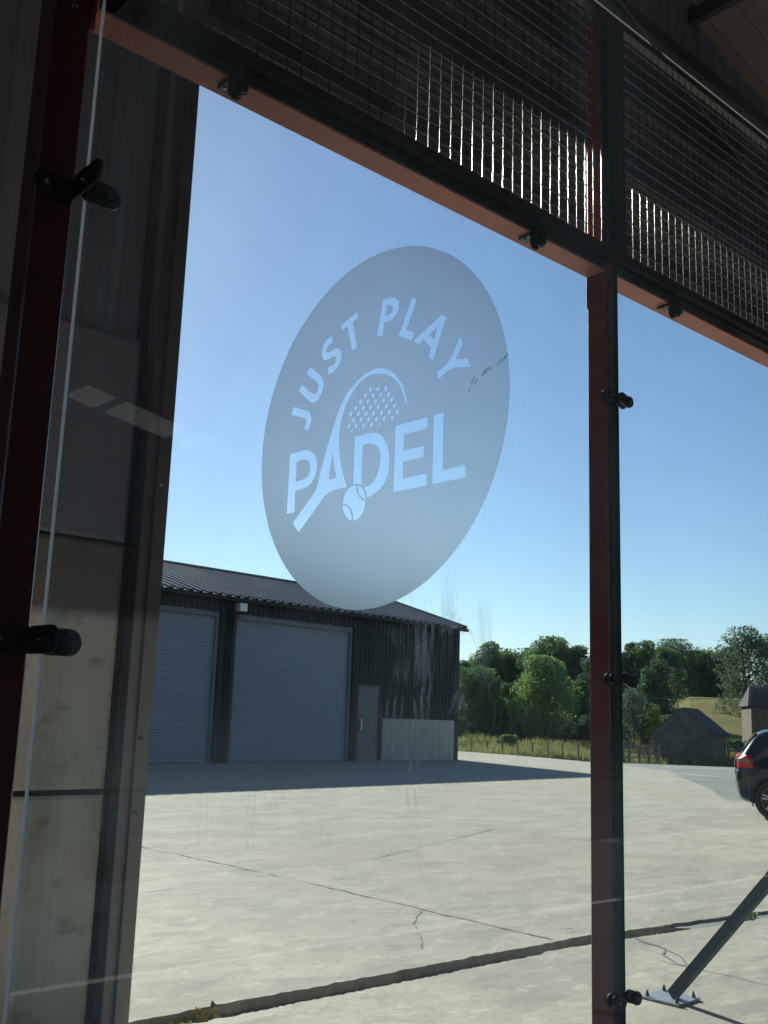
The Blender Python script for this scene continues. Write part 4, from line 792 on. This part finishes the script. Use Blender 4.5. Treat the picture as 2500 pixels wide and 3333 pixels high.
    # tail lights wrapping the corner: upper red, clear band, lower red
    for s in (1, -1):
        tl = MB()
        def lamp(z0, z1, xa0, xa1, nm, mt):
            b = MB(); pts = [(-.53, .55), (-.545, .66), (-.515, .755), (xa0, .835)]; vs = []
            for z in (z0, z1):
                for k, (x, y) in enumerate(pts):
                    xx = x + (.06 if z == z1 and k < 3 else 0) if z > .95 else x
                    if k == 3: xx = xa0 if z == z0 else xa1
                    vs.append(P(xx-.012, s*(y+.022), z))
            vs += [v+h*.06-side*s*.05 for v in vs]
            b.add(vs, [(0,1,5,4),(1,2,6,5),(2,3,7,6),(8,12,13,9),(9,13,14,10),(10,14,15,11),(4,5,13,12),(5,6,14,13),(6,7,15,14),(0,8,9,1),(1,9,10,2),(2,10,11,3),(3,11,15,7),(0,4,12,8)])
            return obj(nm, b, mt, t)
        lamp(.80, .875, -.30, -.33, 'tail_light', 'tail'); lamp(.877, .935, -.33, -.36, 'reversing_light', 'tail_clear'); lamp(.937, 1.005, -.36, -.40, 'tail_light', 'tail')
        bm_ = MB(); bm_.stadium(P(-.53, s*.62, .70), P(-.30, s*.872, .70), .02, .012, side*s, 4); 
    # bumper
    b = MB(); prof = [(.60, .46), (.63, .56), (.645, .66), (.635, .74), (.61, .775)]
    cols = [(-.36, .873), (-.45, .862), (-.53, .815), (-.570, .70), (-.580, .40), (-.580, 0), (-.580, -.40), (-.570, -.70), (-.53, -.815), (-.45, -.862), (-.36, -.873)]
    rows = [(.34, .0, -.05), (.42, 1.0, -.015), (.55, 1.0, 0), (.66, 1.0, .006), (.745, 1.0, -.002), (.765, 1.0, -.03)]
    for z, _, o_ in rows:
        for (x, y) in cols: b.v.append(tuple(P(x-o_*(.8 if x < -.5 else 0), y+math.copysign(o_, y) if y else 0, z)))
    nc = len(cols)
    for i in range(len(rows)-1):
        for j in range(nc-1): b.f.append((i*nc+j, i*nc+j+1, (i+1)*nc+j+1, (i+1)*nc+j))
    obj('rear_bumper', b, 'car_paint', t, smooth=True)
    obj('number_plate', MB().add([P(-.592, .26, .80), P(-.592, -.26, .80), P(-.575, -.26, .92), P(-.575, .26, .92), P(-.560, .26, .80), P(-.560, -.26, .80), P(-.545, -.26, .92), P(-.545, .26, .92)], [(0,1,2,3),(4,7,6,5),(0,4,5,1),(2,6,7,3),(1,5,6,2),(0,3,7,4)]), 'car_plastic', t)
    for s in (1,): obj('mud_flap', MB().add([P(-.345, .70, .20), P(-.345, .86, .20), P(-.33, .875, .42), P(-.33, .70, .42), P(-.325, .70, .20), P(-.325, .86, .20), P(-.31, .875, .42), P(-.31, .70, .42)], [(0,1,2,3),(4,7,6,5),(0,4,5,1),(1,5,6,2),(2,6,7,3),(0,3,7,4)]), 'car_plastic', t)
    # wheels
    for wx in (0, 2.5):
        for s in (1, -1):
            wc = P(wx, s*.80, .312); ax = side*s
            ty = MB(); N_ = 40; prof = [(-.09, .215), (-.10, .27), (-.085, .305), (-.05, .312), (.04, .312), (.068, .300), (.078, .27), (.070, .225), (.05, .212)]
            e1 = h; e2 = Vector((0, 0, 1))
            def ringv(o_, r): return [wc+ax*o_+(e1*math.cos(2*math.pi*k/N_)+e2*math.sin(2*math.pi*k/N_))*r for k in range(N_)]
            vs = []; fs = []
            for o_, r in prof: vs += ringv(o_, r)
            for a in range(len(prof)): 
                b2 = (a+1) % len(prof)
                for k in range(N_): fs.append((a*N_+k, a*N_+(k+1) % N_, b2*N_+(k+1) % N_, b2*N_+k))
            ty.add(vs, fs); wh = obj('wheel', ty, 'tyre', t, smooth=True)
            ri = MB(); prof2 = [(.070, .214), (.062, .200), (.03, .192), (-.06, .190)]; vs = []; fs = []
            for o_, r in prof2: vs += ringv(o_, r)
            for a in range(len(prof2)-1):
                for k in range(N_): fs.append((a*N_+k, a*N_+(k+1) % N_, (a+1)*N_+(k+1) % N_, (a+1)*N_+k))
            ri.add(vs, fs); obj('rim', ri, 'alloy', wh, smooth=True)
            dk = MB().cyl(wc-ax*.05, wc-ax*.045, .188, n=32); obj('brake_disc', dk, 'car_plastic', wh)
            hb = MB().cyl(wc-ax*.04, wc+ax*.052, .052, .04, n=20); obj('hub', hb, 'alloy', wh)
            for k in range(5):
                for dd in (-.15, .15):
                    a = 2*math.pi*k/5+.35; d0 = e1*math.cos(a+dd*1.5)+e2*math.sin(a+dd*1.5); d1 = e1*math.cos(a+dd)+e2*math.sin(a+dd)
                    sp_ = MB().bar(wc+ax*.045+d0*.04, wc+ax*.058+d1*.200, .022, .026, ax); obj('spoke', sp_, 'alloy', wh)
    return t
build_car()

# ------------------------------------------------------------------ stone barns
# small barn: gable faces us
BL = Vector((74.40, 49.13, -1.70)); gn = Vector((.93, .368, 0)).normalized(); gu = Vector((gn.y, -gn.x, 0)); gl_ = 4.8
sb_ = thing('stone_barn', 'small stone field barn with its gable towards us and dark roof', 'barn', BL)
def G(s, b, z): return BL+gu*s+gn*b+Vector((0, 0, z))
ap = 2.44; EZ = 2.5; AZ = 4.45
mb = MB(); f = [(0, 0), (gl_, 0), (gl_, EZ), (ap, AZ), (0, EZ)]
k = len(f); mb.add([G(s, 0, z) for s, z in f]+[G(s, 7, z) for s, z in f], [tuple(range(k)), tuple(range(k, 2*k))[::-1], (0, k, k+1, 1), (1, k+1, k+2, 2), (0, 4, k+4, k)])
obj('wall', mb, 'stone', sb_)
st_ = MB(); rr = random.Random(2); z = .02
while z < AZ:
    s = rr.uniform(-.2, 0); hh = rr.uniform(.20, .32)
    while s < gl_:
        lw = rr.uniform(.25, .6); s0 = max(s, 0); s1 = min(s+lw-.03, gl_)
        zt = z+hh-.03
        lim = lambda q: EZ+(AZ-EZ)*(q/ap) if q < ap else EZ+(AZ-EZ)*((gl_-q)/(gl_-ap))
        if s1-s0 > .08 and zt < min(lim(s0), lim(s1)):
            o_ = rr.uniform(.015, .06); v = [G(s0, 0, z), G(s1, 0, z), G(s1, 0, zt), G(s0, 0, zt), G(s0+.02, -o_, z+.02), G(s1-.02, -o_, z+.02), G(s1-.02, -o_, zt-.02), G(s0+.02, -o_, zt-.02)]
            st_.add(v, [(4,5,6,7),(0,1,5,4),(1,2,6,5),(2,3,7,6),(3,0,4,7)])
        s += lw
    z += hh
o = obj('stonework', st_, 'stone', sb_); o['kind'] = 'stuff'
def roofslab(t, a, b, c, d, th, m, name='roof'):
    n_ = (b-a).cross(d-a).normalized(); 
    if n_.z < 0: n_ = -n_
    mb = MB(); vs = [a, b, c, d, a+n_*th, b+n_*th, c+n_*th, d+n_*th]; mb.add(vs, [(0,3,2,1),(4,5,6,7),(0,1,5,4),(1,2,6,5),(2,3,7,6),(3,0,4,7)]); return obj(name, mb, m, t)
roofslab(sb_, G(ap, -.15, AZ+.02), G(gl_+.25, -.15, EZ-.13), G(gl_+.25, 7.15, EZ-.13), G(ap, 7.15, AZ+.02), .14, 'slate')
roofslab(sb_, G(ap, -.02, AZ-.02), G(-.2, -.02, EZ-.15), G(-.2, 7.15, EZ-.15), G(ap, 7.15, AZ-.02), .10, 'slate')
# larger building behind the car: eaves side faces left-front
hb_ = thing('stone_house', 'tall brown stone building with slate roof behind the parked car', 'building', (87.0, 48.83, -1.7))
H0 = Vector((88.15, 47.8, -1.7)); hu = Vector((.60, -.80, 0)).normalized(); hn = Vector((.80, .60, 0))
def Hq(s, b, z): return H0+hu*s+hn*b+Vector((0, 0, z))
wv = 2.9; EH = 5.05; AH = 6.9
# facing wall: eaves wall (left part) then gable to the right
mb = MB(); mb.add([Hq(0,0,0),Hq(9,0,0),Hq(9,0,EH),Hq(0,0,EH),Hq(0,6,0),Hq(9,6,0),Hq(9,6,EH),Hq(0,6,EH)], [(0,1,2,3),(1,5,6,2),(5,4,7,6),(4,0,3,7)]); obj('wall', mb, 'stone2', hb_)
roofslab(hb_, Hq(-.2,-.2,EH-.05), Hq(9.2,-.2,EH-.05), Hq(9.2,3,AH), Hq(.45,3,AH), .10, 'slate')
roofslab(hb_, Hq(-.2,6.2,EH-.05), Hq(9.2,6.2,EH-.05), Hq(9.2,3.02,AH), Hq(.45,3.02,AH), .10, 'slate')
roofslab(hb_, Hq(-.2,-.2,EH-.04), Hq(-.2,6.2,EH-.04), Hq(.45,3.1,AH), Hq(.45,2.9,AH), .10, 'slate')
obj('chimney', MB().box(Hq(5.6,2.7,AH-.4), Hq(5.6,2.7,AH-.4)+Vector((.8,.8,1.5))), 'stone2', hb_)
for s_a in (2.2, 5.4):
    wn = MB(); wn.add([Hq(s_a,-.02,2.6),Hq(s_a+.9,-.02,2.6),Hq(s_a+.9,-.02,3.7),Hq(s_a,-.02,3.7),Hq(s_a,.1,2.6),Hq(s_a+.9,.1,2.6),Hq(s_a+.9,.1,3.7),Hq(s_a,.1,3.7)], [(0,1,2,3),(0,4,5,1),(1,5,6,2),(2,6,7,3),(3,7,4,0)]); obj('window', wn, 'car_glass', hb_)
cs = MB()
for kx in range(7):
    q = kx/7; a0 = Hq(-.2+.65*q, -.2+3.2*q-.03, EH+.09+(AH-EH)*q); a1 = Hq(9.2, -.2+3.2*q-.03, EH+.09+(AH-EH)*q); cs.bar(a0, a1, .03, .05)
o = obj('slate_courses', cs, 'slate', hb_); o['kind'] = 'stuff'
# overhead line between the wood and the house
pw = MB(); pa = Vector((78.0, 55.6, 3.9)); pb = Vector((88.2, 47.6, 4.3)); prev = pa
for i in range(1, 17):
    q = i/16; cur = pa+(pb-pa)*q-Vector((0, 0, 1.0*4*q*(1-q)*.35)); pw.cyl(prev, cur, .022, n=5); prev = cur
tag(obj('overhead_wire', pw, 'plate', None, origin=pa), 'thin overhead wire sagging from the trees to the stone building', 'wire')

# ------------------------------------------------------------------ fences
def gp(x, y): return Vector((x, y, terr(x, y)))
FP = [gp(56.95, 56.22), gp(57.69, 55.34), gp(58.43, 54.46), gp(59.17, 53.59), gp(59.90, 52.72), gp(60.63, 51.85), gp(61.36, 50.99), gp(62.08, 50.12), gp(62.80, 49.27), gp(63.52, 48.41), gp(64.23, 47.56), gp(64.94, 46.71), gp(65.65, 45.86)]
RP = [gp(69.52, 48.94), gp(70.27, 48.54), gp(71.03, 48.13), gp(71.78, 47.72), gp(72.54, 47.31)]
SP2 = [gp(81.92, 46.64), gp(82.58, 46.04)]

fe = thing('field_fence', 'post and wire fence along the rough grass, between shed and slim post', 'fence', FP[0])
prev = None
for i in range(13):
    p = FP[i]; h_ = 1.28+.06*math.sin(i*2.1)
    b = MB().cyl(p-Vector((0, 0, .1)), p+Vector((.03*math.sin(i*3), 0, h_)), .075, .065, n=8); obj('post', b, 'post_wood', fe)
    if prev is not None:
        for zz in (.45, .8, 1.12): obj('wire', MB().cyl(prev+Vector((0, 0, zz)), p+Vector((0, 0, zz)), .010, n=4), 'plate', fe)
    prev = p
ra = thing('rail_fence', 'grey timber rail fence left of the small stone barn', 'fence', RP[0])
prev = None
for i in range(5):
    p = RP[i]; b = MB().box(p+Vector((-.07, -.07, -.1)), p+Vector((.07, .07, 1.45))); obj('post', b, 'post_wood', ra)
    if prev is not None:
        for zz in (.45, .85, 1.25): obj('rail', MB().bar(prev+Vector((0, 0, zz)), p+Vector((0, 0, zz)), .04, .12), 'post_wood', ra)
    prev = p
rb = thing('rail_fence', 'short timber rail fence between the stone barn and the taller building', 'fence', SP2[0])
a, b_ = SP2
for zz in (.9, 1.35): obj('rail', MB().bar(a+Vector((0, 0, zz)), b_+Vector((0, 0, zz)), .05, .14), 'post_wood', rb)
for q in (a, b_): obj('post', MB().box(q+Vector((-.07, -.07, -.1)), q+Vector((.07, .07, 1.5))), 'post_wood', rb)

# ------------------------------------------------------------------ tall grass (nobody could count it)
rng = np.random.default_rng(4)
def blades(name, n, d0, d1, l0, l1, h0, h1, m, label, dens=None):
    d = rng.uniform(d0, d1, n); l = rng.uniform(l0, l1, n)*d
    X = d*Fh.x+l*Rh.x; Y = d*Fh.y+l*Rh.y; Zv = np.array([terr(x, y) for x, y in zip(X, Y)])
    cl = np.array([mnoise.noise(Vector((x*.35, y*.35, 3))) for x, y in zip(X, Y)])
    H = rng.uniform(h0, h1, n)*(1+.9*cl); a = rng.uniform(0, np.pi, n); w_ = rng.uniform(.03, .07, n)
    lean = rng.normal(0, .15, (n, 2))*H[:, None]
    v = np.zeros((n, 3, 3)); v[:, 0, 0] = X-np.cos(a)*w_; v[:, 0, 1] = Y-np.sin(a)*w_; v[:, 0, 2] = Zv-.05
    v[:, 1, 0] = X+np.cos(a)*w_; v[:, 1, 1] = Y+np.sin(a)*w_; v[:, 1, 2] = Zv-.05; v[:, 2, 0] = X+lean[:, 0]; v[:, 2, 1] = Y+lean[:, 1]; v[:, 2, 2] = Zv+H
    me = bpy.data.meshes.new(name); me.vertices.add(3*n); me.loops.add(3*n); me.polygons.add(n)
    me.vertices.foreach_set('co', v.ravel()); me.loops.foreach_set('vertex_index', np.arange(3*n, dtype=np.int32)); me.polygons.foreach_set('loop_start', np.arange(0, 3*n, 3, dtype=np.int32)); me.polygons.foreach_set('loop_total', np.full(n, 3, dtype=np.int32))
    me.update(); me.validate(); me.materials.append(m); o = link(name, me); o['kind'] = 'stuff'; tag(o, label, 'grass'); return o
blades('tall_grass', 26000, 77.5, 96, .045, .235, .35, .85, LEAF['grass'], 'rough sunlit grass along the fence below the trees')
blades('tall_grass', 5000, 84, 100, .235, .36, .3, .7, LEAF['grass'], 'rough grass around the stone barn and building')

# ------------------------------------------------------------------ trees
def tree(x, y, Hh, rad, kind, label, nleaf=6500, lsz=.21, gap=.0, name='broadleaf_tree', cat='tree', low=.12, group='trees along the far edge of the yard'):
    rr = np.random.default_rng(int(abs(x)*70+abs(y)*13))
    b0 = Vector((x, y, terr(x, y)))
    t = thing(name, label, cat, b0, group)
    # trunk and limbs
    tk = MB(); tk.cyl(b0-Vector((0, 0, .2)), b0+Vector((.1, 0, Hh*.35)), .035*Hh*.8, .022*Hh, n=8); tk.cyl(b0+Vector((.1, 0, Hh*.35)), b0+Vector((0, .1, Hh*.8)), .022*Hh, .006*Hh, n=7)
    for i in range(7):
        a = rr.uniform(0, 6.28); z0 = Hh*rr.uniform(.2, .55); tk.cyl(b0+Vector((.05, 0, z0)), b0+Vector((math.cos(a)*rad*.75, math.sin(a)*rad*.75, z0+Hh*rr.uniform(.12, .3))), .011*Hh, .003*Hh, n=5)
    obj('trunk', tk, 'bark', t)
    # crown: clumps on an irregular envelope
    nc = int(40+rad*10); cz0 = Hh*low; P_ = []
    for i in range(nc):
        u = rr.uniform(0, 1)**.8; z = cz0+(Hh*.93-cz0)*u; f_ = (z-cz0)/(Hh-cz0)
        env = rad*(math.sin(math.pi*min(1, .20+.80*f_)**.85)**.6) if f_ < .98 else rad*.2
        a = rr.uniform(0, 6.28); r_ = env*math.sqrt(rr.uniform(.15, 1))*.80
        P_.append((math.cos(a)*r_, math.sin(a)*r_, z, rad*rr.uniform(.27, .44)))
    nl = 5
    for i in range(nl):
        a = rr.uniform(0, 6.28); rl = rad*rr.uniform(.35, .75); zl = Hh*rr.uniform(.55, .88); rs_ = rad*rr.uniform(.30, .48)
        for j in range(5):
            dd = rr.normal(size=3)*rs_*.45; P_.append((math.cos(a)*rl+dd[0], math.sin(a)*rl+dd[1], zl+dd[2]*.7, rs_*rr.uniform(.45, .7)))
    P_.append((rad*rr.uniform(-.2, .2), 0, Hh*.93, rad*.3))
    C_ = np.array(P_); wts = C_[:, 3]**2; wts /= wts.sum(); ci = rr.choice(len(C_), nleaf, p=wts)
    dirv = rr.normal(size=(nleaf, 3)); dirv /= np.linalg.norm(dirv, axis=1)[:, None]
    rads = C_[ci, 3]*(1-gap)*rr.uniform(.55, 1.05, nleaf)**.6
    ctr = C_[ci, :3]+dirv*rads[:, None]*np.array([1, 1, .8])
    ctr[:, 2] = np.minimum(ctr[:, 2], Hh*1.01); ctr[:, 2] = np.maximum(ctr[:, 2], .1)
    a1 = rr.normal(size=(nleaf, 3)); a1 += dirv*.0; a1 /= np.linalg.norm(a1, axis=1)[:, None]; a2 = np.cross(a1, rr.normal(size=(nleaf, 3))); a2 /= np.linalg.norm(a2, axis=1)[:, None]
    sz = lsz*rr.uniform(.6, 1.3, nleaf)[:, None]
    q = np.stack([ctr-a1*sz*.5, ctr+a2*sz*.35, ctr+a1*sz*.5, ctr-a2*sz*.35], 1)
    me = bpy.data.meshes.new('crown'); me.vertices.add(4*nleaf); me.loops.add(4*nleaf); me.polygons.add(nleaf)
    me.vertices.foreach_set('co', q.ravel()); me.loops.foreach_set('vertex_index', np.arange(4*nleaf, dtype=np.int32)); me.polygons.foreach_set('loop_start', np.arange(0, 4*nleaf, 4, dtype=np.int32)); me.polygons.foreach_set('loop_total', np.full(nleaf, 4, dtype=np.int32))
    me.update(); me.validate(); me.materials.append(LEAF[kind]); link('crown', me, t)
    return t
T = [
    (94.70, 90.00, 8.67, 2.49, 'dark', 'dark tree just right of the shed corner, half hidden'),
    (104.55, 94.81, 11.96, 3.10, 'mid', 'domed tree standing tallest just right of the shed'),
    (108.65, 93.84, 10.72, 3.15, 'mid', 'low shouldered tree between two domed trees left of the slim post'),
    (109.22, 87.83, 12.75, 4.28, 'mid', 'big domed dark tree behind the bright green tree'),
    (108.79, 82.72, 11.36, 2.97, 'dark', 'dark tree directly left of the slim post'),
    (81.10, 74.85, 7.08, 3.40, 'mid', 'bushy tree at the grass edge nearest the shed corner'),
    (86.92, 75.08, 5.65, 2.18, 'dark', 'shaded tree between the shed side tree and the bright green tree'),
    (83.11, 67.54, 8.22, 3.66, 'bright', 'bright green rounded tree in front, left of the slim post'),
    (90.54, 69.05, 6.14, 1.98, 'mid', 'mid green tree tucked against the left side of the slim post'),
    (106.08, 76.94, 10.83, 2.83, 'dark', 'dark tree hidden behind the slim post'),
    (106.79, 73.54, 11.63, 2.23, 'grey', 'grey green tree just right of the slim post'),
    (106.69, 70.89, 11.84, 2.01, 'mid', 'narrow pointed tree in the row right of the slim post'),
    (98.64, 64.45, 8.93, 2.26, 'dark', 'dark tree in shade left of the golden field'),
    (183.28, 115.49, 12.26, 6.14, 'dark', 'wide dark rounded tree above the small stone barn'),
    (183.03, 108.85, 9.45, 4.49, 'dark', 'distant dark tree at the top of the golden field'),
    (181.76, 104.50, 8.52, 3.52, 'dark', 'low dark tree on the field edge left of the tall loose tree'),
    (141.60, 77.72, 13.01, 4.72, 'grey', 'tall loose tree with sky gaps above the stone building'),
    (147.03, 75.54, 12.41, 3.87, 'mid', 'tall tree cut by the right edge of the view'),
    (109.70, 97.00, 11.23, 4.07, 'mid', 'hazy mid green tree filling the gap behind the two domed trees'),
    (113.47, 94.96, 11.25, 3.88, 'mid', 'hazy mid green tree left behind the big domed tree'),
    (115.11, 89.35, 10.86, 3.59, 'mid', 'mid green tree filling the gap left of the slim post'),
    (106.16, 98.84, 9.64, 3.19, 'mid', 'low mid green tree behind the shed corner tree'),
    (114.65, 77.41, 10.85, 3.76, 'mid', 'mid green tree behind the narrow pointed tree'),
    (118.76, 76.43, 10.75, 3.01, 'mid', 'mid green tree left of the wide dark rounded tree'),
    (186.92, 113.56, 9.46, 5.55, 'mid', 'distant mid green tree above the left end of the golden field'),
    (190.31, 107.74, 10.03, 4.89, 'mid', 'distant mid green tree left of the tall loose tree'),
    (180.66, 109.63, 3.88, 3.88, 'dark', 'dark hedge tree on the far field edge, left part'),
    (183.66, 106.90, 3.43, 3.88, 'dark', 'dark hedge tree on the far field edge, middle part'),
    (186.75, 104.10, 3.57, 3.88, 'dark', 'dark hedge tree on the far field edge behind the building roof'),
]
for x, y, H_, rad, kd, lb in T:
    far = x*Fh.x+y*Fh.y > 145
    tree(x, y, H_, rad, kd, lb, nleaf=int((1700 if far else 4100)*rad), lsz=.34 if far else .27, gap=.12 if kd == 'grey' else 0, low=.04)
S_ = [
    (85.44, 58.56, 5.42, 1.93, 'grey', 'pale grey green bush right of the slim post'),
    (85.18, 56.05, 3.80, 0.87, 'yellow', 'small yellow green bush left of the stone barn'),
    (71.66, 68.30, 2.04, 1.02, 'mid', 'small bush at the foot of the shed corner'),
    (69.48, 60.65, 1.34, 0.81, 'bright', 'small bright bush standing in the rough grass'),
    (80.90, 72.29, 2.13, 1.75, 'dark', 'dark undergrowth bush below the shed side trees'),
    (84.27, 70.60, 2.09, 1.76, 'dark', 'dark undergrowth bush left under the bright tree'),
    (87.12, 68.02, 2.22, 1.92, 'dark', 'dark undergrowth bush right under the bright tree'),
    (88.19, 65.68, 2.46, 1.75, 'dark', 'dark undergrowth bush by the slim post'),
    (87.19, 58.35, 2.44, 1.65, 'dark', 'dark undergrowth bush behind the rail fence'),
    (91.40, 58.65, 2.71, 1.54, 'dark', 'dark undergrowth bush behind the stone barn'),
    (87.07, 48.84, 1.27, 0.84, 'mid', 'low bush between the stone barn and the building'),
]
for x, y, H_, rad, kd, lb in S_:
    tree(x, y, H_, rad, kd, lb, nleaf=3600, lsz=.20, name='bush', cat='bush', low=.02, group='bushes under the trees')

def understorey(name, n, d0, d1, r0, r1, h, m, label):
    d = rng.uniform(d0, d1, n); l = rng.uniform(r0, r1, n)*d; X = d*Fh.x+l*Rh.x; Y = d*Fh.y+l*Rh.y
    Z0 = np.array([terr(x, y) for x, y in zip(X, Y)]); top = h*(1+.35*np.array([mnoise.noise(Vector((x*.12, y*.12, 7))) for x, y in zip(X, Y)]))
    ctr = np.stack([X, Y, Z0+top*rng.uniform(0, 1, n)], 1)
    a1 = rng.normal(size=(n, 3)); a1 /= np.linalg.norm(a1, axis=1)[:, None]; a2 = np.cross(a1, rng.normal(size=(n, 3))); a2 /= np.linalg.norm(a2, axis=1)[:, None]; sz = rng.uniform(.25, .5, n)[:, None]
    q = np.stack([ctr-a1*sz*.5, ctr+a2*sz*.4, ctr+a1*sz*.5, ctr-a2*sz*.4], 1)
    me = bpy.data.meshes.new(name); me.vertices.add(4*n); me.loops.add(4*n); me.polygons.add(n)
    me.vertices.foreach_set('co', q.ravel()); me.loops.foreach_set('vertex_index', np.arange(4*n, dtype=np.int32)); me.polygons.foreach_set('loop_start', np.arange(0, 4*n, 4, dtype=np.int32)); me.polygons.foreach_set('loop_total', np.full(n, 4, dtype=np.int32))
    me.update(); me.validate(); me.materials.append(m); o = link(name, me); o['kind'] = 'stuff'; tag(o, label, 'undergrowth')
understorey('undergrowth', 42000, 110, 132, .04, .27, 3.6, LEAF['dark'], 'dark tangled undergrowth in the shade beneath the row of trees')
